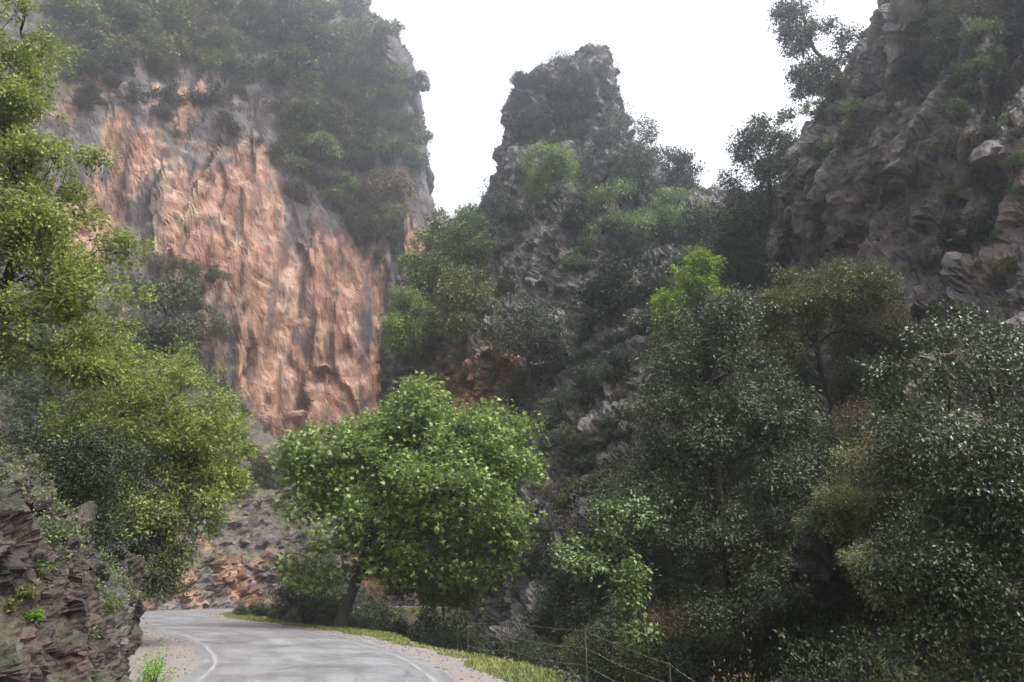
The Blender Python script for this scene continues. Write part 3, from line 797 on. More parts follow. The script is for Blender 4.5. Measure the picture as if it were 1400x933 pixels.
make_tree('tree', 'bright green bushy tree arching out over the road bend from the bank', 'tree', [-15.4, 25.5, 4.5],
          [(-15.4, 25.5, 4.1), P(120, 640, Y + .5), P(150, 590, Y), P(190, 550, Y), P(240, 540, Y)], 0.16,
          [B(130, 510, Y, 80, 46, 1.5), B(215, 535, Y, 66, 56, 1.5), B(262, 590, Y, 54, 52, 1.3), B(235, 660, Y, 66, 60, 1.4), B(190, 600, Y, 66, 56, 1.3), B(300, 625, Y, 32, 40, .9), B(285, 690, Y, 36, 46, .9),
           B(110, 560, Y + .4, 60, 46, 1.0), B(240, 735, Y, 44, 40, 1.0), B(320, 600, Y, 14, 24, .4), B(200, 480, Y, 30, 20, .6)],
          950, 34, 0.10, 'oval', 'leaf_fresh', 'bark_dark', 0.34, 9, None, 0.9, True, 0.35, 0.008)
Y = 18.5
make_tree('shrub', 'dark dense evergreen hanging down over the rock bank to the road', 'shrub', [*P(120, 760, Y + .6)],
          [P(118, 762, Y + .8), P(125, 720, Y + .5), P(130, 680, Y + .3), P(150, 650, Y + .3)], 0.10,
          [B(110, 690, Y, 50, 66, 1.1), B(150, 640, Y + .3, 56, 46, 1.0), B(128, 760, Y - .1, 40, 46, .7), B(75, 640, Y, 36, 40, .8)], 480, 34, 0.06, 'oval', 'leaf_dark', 'bark_dark', 0.24, 10, None, 0.5, True, 0.4, 0.006)
Y = 24.5
make_tree('shrub', 'dark olive evergreen drooping over the edge line at the end of the bank', 'shrub', [*P(165, 800, Y + 1)],
          [P(163, 800, Y + 1), P(175, 760, Y + .6), P(190, 720, Y + .3), P(200, 690, Y + .3)], 0.10,
          [B(195, 700, Y, 50, 56, 1.1), B(205, 765, Y - .2, 36, 50, .8), B(170, 750, Y, 30, 50, .8), B(222, 800, Y - .3, 20, 26, .5)], 430, 34, 0.065, 'oval', 'leaf_oak', 'bark_dark', 0.26, 12, None, 0.6, True, 0.45, 0.006,
          ('leaf_olive', 0.22, 1.1))
Y = 48
make_tree('tree', 'grey-green tree below the streaked cliff behind the bright arching tree', 'tree', [*P(215, 640, Y + 2)],
          [P(215, 640, Y + 2), P(220, 560, Y + 1), P(225, 480, Y), P(228, 430, Y)], 0.25,
          [B(225, 430, Y, 56, 52, 2.2), B(265, 480, Y, 44, 44, 2.0), B(195, 500, Y, 44, 56, 2.0), B(290, 530, Y, 34, 40, 1.5)], 420, 26, 0.17, 'oval', 'leaf_oak', 'bark_dark', 0.6, 14)

# right of the road
Y = 13.5
make_tree('tree', 'glossy wet-leaved tree with silvery sheen in front of the dark crag', 'tree', [9.6, 13.2, -2.4],
          [(9.6, 13.2, -3.2), (9.5, 13.3, -1.0), (9.2, 13.4, 1.5), P(1390, 680, Y), P(1370, 580, Y), P(1350, 500, Y)], 0.16,
          [B(1345, 475, Y, 80, 44, .9), B(1285, 545, Y - .1, 72, 46, .8), B(1390, 560, Y, 80, 70, .9), B(1300, 620, Y - .2, 92, 50, .9), B(1380, 680, Y - .2, 80, 70, .9), B(1290, 700, Y, 82, 54, .9), B(1265, 770, Y, 62, 46, .7),
           B(1350, 790, Y, 80, 60, .9), B(1320, 870, Y, 90, 60, .9), B(1430, 850, Y, 80, 100, .9), B(1225, 600, Y, 36, 16, .4), B(1250, 500, Y, 50, 16, .4), B(1440, 640, Y, 60, 140, .9)],
          1150, 38, 0.066, 'oval', 'leaf_gloss', 'bark_dark', 0.34, 20, None, 1.5, True, 0.45, 0.006, ('leaf_olive', 0.06, 1.0), 0.25, 16)
Y = 27
make_tree('holm_oak', 'large grey-green holm oak filling the slope above the ravine', 'tree', [*P(1010, 830, Y + 1)],
          [P(1010, 840, Y + 1), P(1000, 780, Y + .6), P(985, 700, Y + .3), P(975, 620, Y), P(970, 520, Y), P(965, 460, Y)], 0.28,
          [B(962, 455, Y, 58, 44, 1.7), B(925, 510, Y, 48, 44, 1.5), B(1000, 520, Y - .2, 66, 50, 1.7), B(930, 585, Y - .3, 66, 50, 1.6), B(1020, 600, Y - .4, 74, 52, 1.7), B(900, 640, Y, 50, 46, 1.5), B(975, 660, Y - .5, 80, 52, 1.8),
           B(1060, 570, Y, 44, 40, 1.3), B(1060, 670, Y - .2, 48, 54, 1.3), B(880, 700, Y, 46, 44, 1.3), B(945, 730, Y - .3, 70, 44, 1.5), B(1035, 740, Y - .2, 60, 44, 1.3), B(990, 800, Y - .5, 70, 40, 1.3), B(910, 780, Y - .5, 50, 40, 1.1), B(1070, 800, Y - .5, 50, 40, 1.1)],
          1450, 34, 0.10, 'oval', 'leaf_oak', 'bark_dark', 0.38, 21, None, 0.8, True, 0.2, 0.008, ('leaf_grey', 0.30, 1.0))
Y = 33
make_tree('tree', 'olive-green tree with a flat spreading crown on several bare dark stems', 'tree', [*P(1150, 600, Y + 1)],
          [P(1155, 610, Y + 1), P(1140, 560, Y + .8), P(1125, 510, Y + .5), P(1115, 460, Y), P(1118, 415, Y)], 0.16,
          [B(1055, 435, Y, 40, 30, 1.4), B(1110, 400, Y, 50, 26, 1.5), B(1170, 395, Y, 46, 26, 1.4), B(1205, 410, Y, 24, 24, .9), B(1050, 480, Y - .3, 34, 32, 1.1), B(1090, 430, Y - .4, 40, 26, 1.2), B(1150, 430, Y, 46, 22, 1.2), B(1030, 460, Y, 26, 30, 1.0), B(1215, 450, Y, 22, 22, .8)],
          950, 34, 0.10, 'oval', 'leaf_olive', 'bark_dark', 0.36, 22, None, 0.9, True, 0.2, 0.02)
Y = 40
make_tree('tree', 'small lime-green tree standing out above the grey holm oak', 'tree', [*P(950, 500, Y + 2)],
          [P(950, 510, Y + 2), P(952, 460, Y + 1), P(955, 410, Y)], 0.12,
          [B(955, 378, Y, 36, 20, 1.2), B(925, 405, Y, 24, 20, .9), B(990, 402, Y, 26, 14, .9), B(968, 362, Y, 16, 10, .5), B(915, 440, Y, 18, 26, .7)], 230, 36, 0.14, 'oval', 'leaf_lime', 'bark_dark', 0.4, 23)
Y = 23
make_tree('sapling', 'pale fresh green sapling leaning out of the dark thicket', 'tree', [*P(880, 860, Y)],
          [P(885, 880, Y), P(870, 820, Y), P(855, 770, Y), P(840, 730, Y)], 0.035,
          [B(840, 710, Y, 34, 24, .7), B(808, 752, Y, 30, 30, .7), B(850, 760, Y, 28, 22, .6), B(815, 795, Y, 18, 14, .4), B(802, 845, Y, 8, 7, .2), B(862, 800, Y, 14, 24, .4), B(878, 850, Y, 14, 20, .4), B(790, 775, Y, 18, 16, .4)], 120, 24, 0.09, 'round', 'leaf_green', 'bark_dark', 0.36, 24)
Y = 50
make_tree('tree', 'dark open-crowned tree standing against the sky on the shoulder of the crag', 'tree', [*P(1172, 150, Y)],
          [P(1175, 160, Y), P(1160, 120, Y), P(1140, 90, Y), P(1115, 70, Y), P(1100, 30, Y), P(1095, 0, Y)], 0.22,
          [B(1095, 20, Y, 32, 26, 1.2), B(1085, 60, Y, 28, 24, 1.1), B(1115, 85, Y, 34, 24, 1.2), B(1100, 115, Y, 22, 22, .9), B(1165, 70, Y, 36, 26, 1.2), B(1200, 55, Y, 34, 14, .8), B(1150, 45, Y, 22, 22, .9), B(1140, 120, Y, 26, 20, 1.0), B(1105, -20, Y, 22, 24, .9)],
          560, 28, 0.17, 'oval', 'leaf_oak', 'bark_dark', 0.5, 25)
make_tree('tree', 'dark tree hanging over the sky from the top of the right crag', 'tree', [*P(1262, 40, 46)],
          [P(1262, 45, 46), P(1245, 25, 46), P(1225, 10, 46), P(1210, -5, 46)], 0.10,
          [B(1225, 5, 46, 26, 12, .9), B(1235, -25, 46, 26, 18, .9), B(1250, 20, 46, 14, 16, .6)], 90, 26, 0.15, 'oval', 'leaf_dark', 'bark_dark', 0.4, 26)
Y = 56
make_tree('tree', 'hazy grey-green tree against the bright sky left of the dark crag', 'tree', [*P(1060, 340, Y + 2)],
          [P(1062, 350, Y + 2), P(1055, 290, Y + 1), P(1050, 230, Y), P(1055, 190, Y)], 0.22,
          [B(1050, 200, Y, 44, 40, 2), B(1030, 250, Y, 36, 44, 2), B(1075, 260, Y, 36, 50, 2), B(1040, 310, Y, 40, 36, 2), B(1085, 180, Y, 26, 22, 1.2), B(1010, 300, Y, 30, 40, 1.5)], 800, 28, 0.18, 'oval', 'leaf_oak', 'bark_dark', 0.6, 27, None, 0.8, True, 0.2, 0.012, ('leaf_olive', 0.35, 1.0))

# trees of the middle crag
mids = [
    ('big hazy blue-green tree on the saddle right of the rock tower', 74, (900, 400), [(870, 290, 76, 46), (905, 330, 80, 50), (840, 330, 50, 44), (940, 300, 44, 40), (900, 380, 66, 36)], 'leaf_green', 900, 0.24),
    ('pale misty tree beside the top of the saddle next to the rock tower', 78, (860, 260), [(850, 195, 36, 28), (880, 175, 20, 20), (815, 235, 40, 30), (870, 235, 50, 30), (840, 170, 16, 16)], 'leaf_grey', 420, 0.22),
    ('small round misty tree standing out against the sky on the saddle', 80, (935, 270), [(932, 212, 22, 22), (905, 232, 28, 22), (945, 235, 18, 18), (920, 255, 34, 20), (880, 250, 30, 22)], 'leaf_dark', 190, 0.24),
    ('light green bushy tree at the foot of the rock tower', 74, (750, 275), [(748, 222, 36, 20), (725, 240, 22, 18), (780, 228, 24, 22), (745, 250, 34, 16)], 'leaf_plane', 260, 0.22),
    ('rounded dark green tree at the left end of the crag ridge', 76, (610, 420), [(600, 345, 36, 36), (570, 375, 20, 30), (640, 330, 34, 34), (625, 385, 34, 26)], 'leaf_green', 460, 0.22),
    ('olive-topped round tree below the ridge of the crag', 68, (640, 470), [(635, 400, 30, 28), (660, 425, 24, 26), (615, 430, 24, 30)], 'leaf_olive', 300, 0.20),
    ('fresh green tree hanging from the left edge of the crag over the red cliff', 74, (575, 500), [(560, 430, 30, 28), (545, 465, 24, 30), (585, 465, 26, 34), (560, 395, 16, 14)], 'leaf_plane', 340, 0.20),
    ('dark tree filling the hollow under the ridge of the crag', 80, (690, 330), [(690, 285, 30, 34), (660, 300, 26, 28), (710, 320, 26, 26)], 'leaf_dark', 300, 0.22),
    ('grey-leaved tree on the rubble slope below the rock tower', 62, (725, 520), [(720, 450, 34, 32), (690, 470, 26, 34), (755, 460, 22, 26)], 'leaf_grey', 340, 0.19),
    ('dark shaded tree on the slope below the saddle', 64, (850, 460), [(845, 410, 46, 28), (810, 420, 32, 30), (890, 425, 40, 26), (860, 380, 40, 24)], 'leaf_dark', 380, 0.2),
    ('grey-green tree with a leaning stem between the saddle and the dark crag', 58, (1010, 400), [(1010, 345, 36, 36), (980, 360, 26, 30), (1040, 365, 24, 24)], 'leaf_grey', 330, 0.18),
]
for i, (lab, Y, (bx, by), bl_, lm, ns, ls) in enumerate(mids):
    c0 = P(bx, by, Y + 1.5); tops = [P(a, b + 0.2 * d, Y) for a, b, c, d in bl_]
    make_tree('tree', lab, 'tree', c0, [c0 - np.array([0, 0, .8]), c0 * 0.5 + tops[0] * 0.5, tops[0]], 0.22, [B(a, b, Y, c, d) for a, b, c, d in bl_], ns, 24, ls, 'oval', lm, 'bark_dark', 0.7, 40 + i)

# shrubs: a few kinds, each built once and copied with its parts
def shrub_kind(mat, seed, n=150, per=20, leaf=0.13, tall=0.8, kind='oval', bark='bark_dark'):
    rng = np.random.default_rng(seed)
    bl_ = [((rng.uniform(-.45, .45), rng.uniform(-.45, .45), rng.uniform(.25, 1.0) * tall), np.array([1, 1, .8]) * rng.uniform(.35, .62)) for _ in range(6)]
    S, out = ellipsoids([(np.array(c), r) for c, r in bl_], n, rng)
    k = np.repeat(np.arange(n), per)
    d2 = unit(out[k] + rng.normal(size=(len(k), 3)) * .7 + np.array([0, 0, .25])); tt = rng.uniform(0, 1, len(k))
    pos = S[k] + d2 * (tt * .2)[:, None] + rng.normal(size=(len(k), 3)) * .06
    rnd = 0.25 + .32 * tt + rng.normal(size=len(k)) * .12 + rng.normal(size=n)[k] * .12
    crown = leaves_mesh('crown', pos, d2, leaf, kind, rng, 0.8, rnd); crown.materials.append(M[mat])
    paths = []
    for j in range(24):
        e = S[rng.integers(n)]
        paths.append((np.array([(0, 0, -.35), e * np.array([.3, .3, .45]) + rng.normal(size=3) * .05, e]), np.array([.05, .03, .008])))
    stem = tubes_mesh('stem', paths, 4); stem.materials.append(M[bark])
    return crown, stem
KINDS = {k: [shrub_kind(m, s0 + v, n_, p_, l_, t_) for v in range(3 if l_ > .06 else 2)] for k, m, s0, n_, p_, l_, t_ in (
    ('green', 'leaf_green', 100, 150, 22, .13, .9), ('olive', 'leaf_olive', 110, 140, 22, .12, .8), ('grey', 'leaf_grey', 120, 150, 22, .11, .8),
    ('dark', 'leaf_dark', 130, 150, 22, .13, .9), ('brown', 'leaf_brown', 140, 120, 16, .10, .7), ('oak', 'leaf_oak', 150, 170, 26, .10, .9), ('lime', 'leaf_lime', 160, 130, 22, .12, .8),
    ('near_dark', 'leaf_dark', 170, 330, 28, .06, .9), ('near_oak', 'leaf_oak', 180, 330, 28, .055, .9), ('near_olive', 'leaf_olive', 190, 300, 26, .055, .9), ('near_brown', 'leaf_brown', 200, 260, 20, .05, .8))}
WORD = {'green': 'green', 'olive': 'olive-green', 'grey': 'grey-green', 'dark': 'dark green', 'brown': 'dry brownish', 'oak': 'dull green leathery', 'lime': 'bright yellow-green', 'near_dark': 'dark green', 'near_oak': 'dull green leathery', 'near_olive': 'olive-green', 'near_brown': 'dry brownish'}
def shrub(kind, loc, r, label, group, name='shrub', rng=RNG, zs=1.0, cat='shrub'):
    crown, stem = KINDS[kind][rng.integers(len(KINDS[kind]))]
    o = thing(name, label, cat, tuple(loc), group)
    o.scale = (r * rng.uniform(.85, 1.2), r * rng.uniform(.85, 1.2), r * zs * rng.uniform(.8, 1.15))
    o.rotation_euler = (rng.normal() * .1, rng.normal() * .1, rng.uniform(0, 6.28))
    link('crown', crown, None, o); link('stem', stem, None, o)
    return o
def inside(poly, x, y):
    c = False; n = len(poly)
    for i in range(n):
        x0, y0 = poly[i]; x1, y1 = poly[(i + 1) % n]
        if (y0 > y) != (y1 > y) and x < (x1 - x0) * (y - y0) / (y1 - y0) + x0: c = not c
    return c
def scatter(poly, n, kinds, rpx, place, group, seed, zs=1.0, gap=0.9, word='shrub'):
    """shrubs rooted on the rock, spread over one part of it"""
    rng = np.random.default_rng(seed)
    xs_ = [p[0] for p in poly]; ys_ = [p[1] for p in poly]; got = []
    for _ in range(n * 40):
        if len(got) >= n: break
        x, y = rng.uniform(min(xs_), max(xs_)), rng.uniform(min(ys_), max(ys_))
        if not inside(poly, x, y): continue
        r = rng.uniform(*rpx)
        if any(math.hypot(x - a, y - b) < (r + c) * 0.5 * gap for a, b, c in got): continue
        h = hit_rock(x, y + 0.5 * r)
        if h is None: continue
        got.append((x, y, r))
        k = kinds[rng.integers(len(kinds))]
        rr = r * h[1] / FPX
        f_ = (r - rpx[0]) / (rpx[1] - rpx[0]); sz = 'small ' if f_ < .33 else ('large ' if f_ > .72 else '')
        shrub(k, h[0] - h[2] * 0.05 * rr * (1 if h[2].z > 0 else -1), rr, '%s%s %s %s' % (sz, WORD[k], word, place), group, word, rng, zs, word)

# --- on the tall cliff
top_poly = [(80, 0), (480, 0), (535, 70), (560, 130), (570, 230), (540, 260), (470, 190), (400, 120), (330, 90), (270, 90), (180, 85), (80, 100)]
scatter(top_poly, 74, ['green', 'green', 'olive', 'dark', 'brown', 'grey', 'oak'], (20, 40), 'in the dense scrub along the top of the streaked cliff', 'shrubs along the top of the tall cliff', 201)
scatter([(385, 120), (470, 180), (540, 260), (545, 330), (500, 320), (470, 280), (420, 270), (390, 220)], 22, ['dark', 'green', 'olive', 'grey', 'brown'], (20, 36), 'in the scrubby band down the middle of the streaked cliff', 'shrubs down the middle of the tall cliff', 202)
scatter([(505, 320), (545, 300), (552, 440), (520, 420)], 7, ['green', 'dark', 'olive'], (11, 20), 'in the gully near the right edge of the streaked cliff', 'shrubs in the right gully of the tall cliff', 203, 1.3)
scatter([(80, 90), (230, 90), (380, 130), (380, 190), (250, 200), (120, 180)], 14, ['dark', 'grey', 'brown', 'dark'], (8, 20), 'growing thinly under the upper brow of the streaked cliff', 'shrubs under the brow of the tall cliff', 204)
scatter([(200, 330), (300, 380), (320, 500), (350, 600), (300, 640), (190, 560)], 16, ['dark', 'grey', 'oak', 'brown'], (14, 30), 'against the lower left foot of the streaked cliff', 'shrubs at the lower left foot of the cliff', 205)
for (px, py, r, k, lab) in ((425, 62, 44, 'green', 'large fresh green shrub crowning the brow of the streaked cliff'), (375, 105, 22, 'green', 'bright green shrub below the crown of scrub on the streaked cliff'),
                            (418, 548, 13, 'brown', 'dark bare bush clinging to the red face of the cliff'), (412, 580, 12, 'brown', 'lower dark bush on the red face of the cliff'),
                            (455, 165, 34, 'brown', 'broad tan dry shrub in the scrub of the streaked cliff')):
    h = hit_rock(px, py + r * .4); rr = r * h[1] / FPX
    shrub(k, h[0], rr, lab, None, zs=0.9)
# --- on the middle crag
scatter([(700, 110), (780, 80), (835, 90), (840, 170), (760, 200), (700, 190)], 24, ['dark', 'grey', 'dark', 'oak'], (11, 22), 'growing on the rock tower of the middle crag', 'shrubs on the rock tower', 211)
scatter([(560, 340), (680, 250), (700, 330), (680, 480), (600, 500), (545, 450)], 20, ['dark', 'green', 'grey', 'olive'], (14, 28), 'on the left flank of the middle crag', 'shrubs on the left flank of the crag', 212)
scatter([(780, 300), (980, 280), (1060, 330), (1000, 420), (900, 460), (800, 430)], 24, ['dark', 'dark', 'green', 'oak', 'grey'], (16, 34), 'on the wooded slope below the saddle of the crag', 'shrubs below the saddle of the crag', 213)
scatter([(680, 470), (880, 440), (900, 560), (820, 640), (740, 600), (700, 540)], 26, ['grey', 'grey', 'brown', 'oak', 'dark'], (11, 26), 'in the grey scrub of the rubble slope under the tower', 'shrubs on the rubble slope', 214)
scatter([(740, 620), (860, 560), (890, 640), (800, 760), (700, 840), (690, 760)], 22, ['brown', 'olive', 'oak', 'dark', 'brown'], (12, 26), 'on the lower slope running down behind the plane tree', 'shrubs on the lower slope', 215)
# --- on the right crag and hillside
scatter([(1100, 130), (1180, 100), (1180, 180), (1110, 220)], 14, ['olive', 'green', 'lime', 'brown'], (9, 20), 'on the left shoulder of the dark crag', 'shrubs on the shoulder of the dark crag', 221)
scatter([(1260, 0), (1400, 0), (1400, 90), (1330, 110), (1240, 120)], 24, ['dark', 'oak', 'brown', 'green'], (14, 30), 'hanging from the upper part of the dark crag', 'shrubs on the upper dark crag', 222)
scatter([(1330, 110), (1400, 90), (1400, 420), (1360, 400), (1280, 300), (1300, 200)], 30, ['olive', 'dark', 'green', 'brown'], (8, 20), 'rooted in cracks of the dark crag', 'shrubs in cracks of the dark crag', 223)
scatter([(1000, 300), (1090, 280), (1090, 370), (1010, 390)], 8, ['oak', 'dark', 'grey'], (16, 28), 'at the left foot of the dark crag', 'shrubs at the left foot of the dark crag', 224)
scatter([(880, 460), (1060, 440), (1200, 480), (1220, 620), (1100, 700), (900, 660)], 22, ['dark', 'oak', 'grey', 'brown'], (18, 34), 'in the thicket around the holm oak', 'shrubs around the holm oak', 225)

scatter([(0, 430), (120, 470), (230, 600), (150, 690), (60, 640), (0, 560)], 14, ['near_dark', 'near_oak', 'near_olive'], (30, 60), 'on the slope above the red-brown rock bank', 'shrubs above the rock bank', 226, 1.1, 0.6)
scatter([(0, 380), (90, 420), (110, 560), (0, 560)], 9, ['near_dark', 'near_olive', 'near_oak'], (40, 62), 'high on the slope under the tall fresh green tree', 'shrubs under the tall green tree', 227, 1.1, 0.5)
scatter([(1130, 450), (1250, 440), (1250, 640), (1120, 640)], 14, ['near_dark', 'near_oak', 'near_brown'], (26, 46), 'among the bare stems of the flat-crowned olive-green tree', 'shrubs among the bare stems', 228, 1.1, 0.6)
scatter([(300, 560), (340, 600), (420, 650), (380, 680), (310, 660)], 12, ['grey', 'brown', 'oak', 'dark'], (12, 24), 'along the foot of the red wall of the cliff', 'shrubs along the foot of the red wall', 229, 1.0, 0.7)
# thicket in the ravine, rooted on the ground
def on_ground(x, y):
    return float(ground_z(np.array([x]), np.array([y]))[0])
rng = np.random.default_rng(300)
scatter([(780, 800), (840, 720), (860, 800), (840, 880), (760, 860)], 8, ['near_dark', 'near_oak', 'near_dark'], (30, 46), 'between the wire fence and the pale sapling', 'bushes by the pale sapling', 301, 1.1, 0.6, 'bush')
scatter([(790, 860), (830, 740), (880, 660), (1060, 640), (1200, 600), (1420, 640), (1430, 960), (800, 960)], 105, ['near_dark', 'near_dark', 'near_oak', 'near_brown', 'near_olive'], (34, 66),
        'in the dark thicket of the ravine beside the road', 'thicket bushes in the ravine', 300, 1.2, 0.62, 'bush')
rng = np.random.default_rng(305)
for x, Y_, r, k in ((6.2, 15.5, 1.5, 'near_dark'), (7.4, 16.6, 1.7, 'near_olive'), (5.2, 17.2, 1.5, 'near_oak'), (6.6, 18.6, 1.9, 'near_dark'), (8.2, 18.2, 1.8, 'near_oak'), (4.2, 15.2, 1.2, 'near_brown'), (7.6, 14.4, 1.3, 'near_dark')):
    shrub(k, (x, Y_, on_ground(x, Y_)), r, '%s bush filling the hollow between the holm oak and the glossy tree' % WORD[k], 'bushes in the hollow', 'bush', rng, 1.5, 'bush')

# verge shrubs inside the bend
rng = np.random.default_rng(320)
for i in range(34):
    px = rng.uniform(308, 470); Y = rng.uniform(40, 50) if px < 400 else rng.uniform(37, 46)
    k = ['grey', 'grey', 'oak', 'dark'][rng.integers(4)]
    x = (px - 700) / FPX * Y * 1.03
    if road_signed(np.array([x]), np.array([Y]))[0][0] < 3.7: continue
    shrub(k, (x, Y, 0.0), rng.uniform(.35, .62), '%s low bush on the grassy verge inside the bend' % WORD[k], 'low bushes on the verge', 'bush', rng, 1.15)
for i in range(44):
    px = rng.uniform(440, 730); Y = rng.uniform(36, 58)
    x = (px - 700) / FPX * Y * 1.03
    d, s = road_signed(np.array([x]), np.array([Y]))
    if d[0] < 4.4: continue
    k = ['near_dark', 'near_oak', 'near_dark', 'grey'][rng.integers(4)]; r = rng.uniform(1.1, 2.0)
    shrub(k, (x, Y, on_ground(x, Y)), r, '%s %s bush crowding the hollow behind the trunk of the plane tree' % ('small' if r < 1.4 else ('tall' if r > 1.75 else 'broad'), WORD[k]), 'bushes behind the plane tree', 'bush', rng, 1.25, 'bush')

# low scrub, ivy and herbs too fine to count, growing straight on the rock
def ground_cover(surf, mats, n, per, leaf, rad, mask, label, seed):
    rng = np.random.default_rng(seed)
    pts, nrm = SURF[surf]
    nrm = nrm * np.where((nrm[:, 1] > 0.3)[:, None], -1, 1) if surf in ('cliff_left', 'crag_middle', 'crag_right') else nrm
    w_ = np.clip(mask(pts, nrm), 0, None); idx = rng.choice(len(pts), n, p=w_ / w_.sum())
    part = rng.integers(0, len(mats), n)
    root = None
    for j, m_ in enumerate(mats):
        ii = idx[part == j]
        r = rad * rng.uniform(.5, 1.5, len(ii))
        k = np.repeat(np.arange(len(ii)), per)
        dv = unit(rng.normal(size=(len(k), 3)) + nrm[ii][k] * 0.9 + np.array([0, 0, .4]))
        pos = pts[ii][k] + dv * (r[k] * rng.uniform(.2, 1, len(k)))[:, None]
        rnd = .4 + rng.normal(size=len(k)) * .13 + rng.normal(size=len(ii))[k] * .12
        me = leaves_mesh('scrub_cover', pos, dv, leaf, 'oval', rng, .7, rnd)
        if root is None: root = link('scrub_cover', me, M[m_], kind='stuff', label=label, category='scrub')
        else: link('leaves', me, M[m_], root, kind='stuff')
pn = lambda p, sc, sd: fbm(p / sc, 3, .55, sd)
zt = P(300, 200, 118)[2]
ground_cover('cliff_left', ['leaf_green', 'leaf_dark', 'leaf_grey', 'leaf_brown'], 4300, 18, .28, .8,
             lambda p, n: (sstep(zt - 8, zt + 14, p[:, 2] + 9 * pn(p, 9, 1)) + .10 * sstep(.1, .5, pn(p, 5, 2)) + .5 * sstep(.35, .7, n[:, 2])) * sstep(-.25, .3, pn(p, 4, 3)),
             'low scrub and herbs matting the brow and ledges of the streaked cliff', 901)
ground_cover('crag_middle', ['leaf_dark', 'leaf_grey', 'leaf_oak', 'leaf_brown'], 7600, 18, .24, .8, lambda p, n: (sstep(-.2, .35, pn(p, 4, 4)) + .05) * (0.35 + sstep(.1, .6, n[:, 2])),
             'low grey and dark scrub matting the slopes of the middle crag', 902)
ground_cover('crag_right', ['leaf_dark', 'leaf_oak', 'leaf_brown', 'leaf_olive'], 5200, 18, .10, .40, lambda p, n: (sstep(0.0, .45, pn(p, 3, 5)) + .03) * (0.25 + sstep(.0, .6, n[:, 2])),
             'small plants and ivy in the cracks of the dark right crag', 903)
ground_cover('scree_slope', ['leaf_olive', 'leaf_grey', 'leaf_brown'], 1700, 16, .12, .4, lambda p, n: sstep(-.1, .4, pn(p, 3, 6)) * (0.15 + sstep(.3, .8, n[:, 2])),
             'thin grass and herbs on the ledges beyond the bend', 904)
ground_cover('rock_bank', ['leaf_olive', 'leaf_dark', 'leaf_green'], 1800, 20, .05, .2, lambda p, n: sstep(0, .4, pn(p, 1.2, 7)) * (0.12 + sstep(.2, .7, n[:, 2])) * sstep(.3, 2.0, p[:, 2]) * sstep(9, 5, p[:, 2]),
             'moss and small plants on the ledges of the red-brown rock bank', 905)

# ------------------------------------------------------------------ grass, weeds, gravel
def blades(name, xyz, h, mat, seed, label, cat, wide=0.012, lean=0.5):
    rng = np.random.default_rng(seed); n = len(xyz)
    hh = h * rng.uniform(.4, 1.3, n); a = rng.uniform(0, 6.28, n)
    side = np.stack([np.cos(a), np.sin(a), 0 * a], 1); ln = np.stack([-np.sin(a), np.cos(a), 0 * a], 1) * (rng.normal(size=n) * lean)[:, None]
    w_ = wide * rng.uniform(.7, 1.5, n)
    v0 = xyz - side * w_[:, None]; v1 = xyz + side * w_[:, None]
    v2 = xyz + ln * hh[:, None] + np.array([0, 0, 1]) * hh[:, None]
    m0 = xyz + ln * (hh * .35)[:, None] + np.array([0, 0, .6]) * hh[:, None] + side * (w_ * .7)[:, None]
    V = np.stack([v0, v1, m0, v2], 1).reshape(-1, 3)
    b = np.arange(n)[:, None] * 4
    F = np.concatenate([b + np.array([0, 1, 2]), b + np.array([0, 2, 3])], 0)
    me = build_mesh(name, V, F)
    r = np.clip(rng.beta(2, 2, n) + .25 * gnoise(xyz * 1.1, 5), 0, 1)
    set_attr(me, 'rnd', np.concatenate([r, r]), 'FACE')
    return link(name, me, M[mat], kind='stuff', label=label, category=cat)
rng = np.random.default_rng(400)
k = rng.integers(70, 330, 95000); off = rng.uniform(2.9, 4.9, len(k))
xy = RD[k] + RN[k] * off[:, None] + rng.normal(size=(len(k), 2)) * .1
edge = 3.3 + .35 * gnoise(np.column_stack([xy * .5, xy[:, 0] * 0]), 9)
dd, ss = road_signed(xy[:, 0], xy[:, 1])
dens = gnoise(np.column_stack([xy * 1.4, xy[:, 0] * 0 + 5]), 19)
ok = (dd > edge) & (ss > 0) & (dens + 0.6 > rng.uniform(0, .6, len(k)))
xy = xy[ok]; z = ground_z(xy[:, 0], xy[:, 1])
blades('verge_grass', np.column_stack([xy, z - .01]), .10, 'grass', 1, 'short yellow-green grass along the outer verge of the road', 'grass', .012)
# loose stones on the shoulders
rng = np.random.default_rng(410)
def stones(name, xyz, size, mat, seed, **props):
    rng = np.random.default_rng(seed); n = len(xyz)
    ph = (1 + 5 ** .5) / 2
    iv = unit(np.array([(-1, ph, 0), (1, ph, 0), (-1, -ph, 0), (1, -ph, 0), (0, -1, ph), (0, 1, ph), (0, -1, -ph), (0, 1, -ph), (ph, 0, -1), (ph, 0, 1), (-ph, 0, -1), (-ph, 0, 1)], float))
    fi = np.array([(0, 11, 5), (0, 5, 1), (0, 1, 7), (0, 7, 10), (0, 10, 11), (1, 5, 9), (5, 11, 4), (11, 10, 2), (10, 7, 6), (7, 1, 8), (3, 9, 4), (3, 4, 2), (3, 2, 6), (3, 6, 8), (3, 8, 9), (4, 9, 5), (2, 4, 11), (6, 2, 10), (8, 6, 7), (9, 8, 1)])
    s = size * rng.lognormal(0, .5, n)
    V = xyz[:, None] + iv[None] * rng.uniform(.65, 1.25, (n, 12, 1)) * s[:, None, None] * np.array([1.2, 1, .6])
    F = (fi[None] + (np.arange(n) * 12)[:, None, None]).reshape(-1, 3)
    me = build_mesh(name, V.reshape(-1, 3), F)
    return link(name, me, M[mat], **props)
k = rng.integers(90, 330, 2600); sgn = np.where(rng.uniform(size=len(k)) < .55, 1, -1); off = sgn * np.abs(rng.normal(3.1, .55, len(k)))
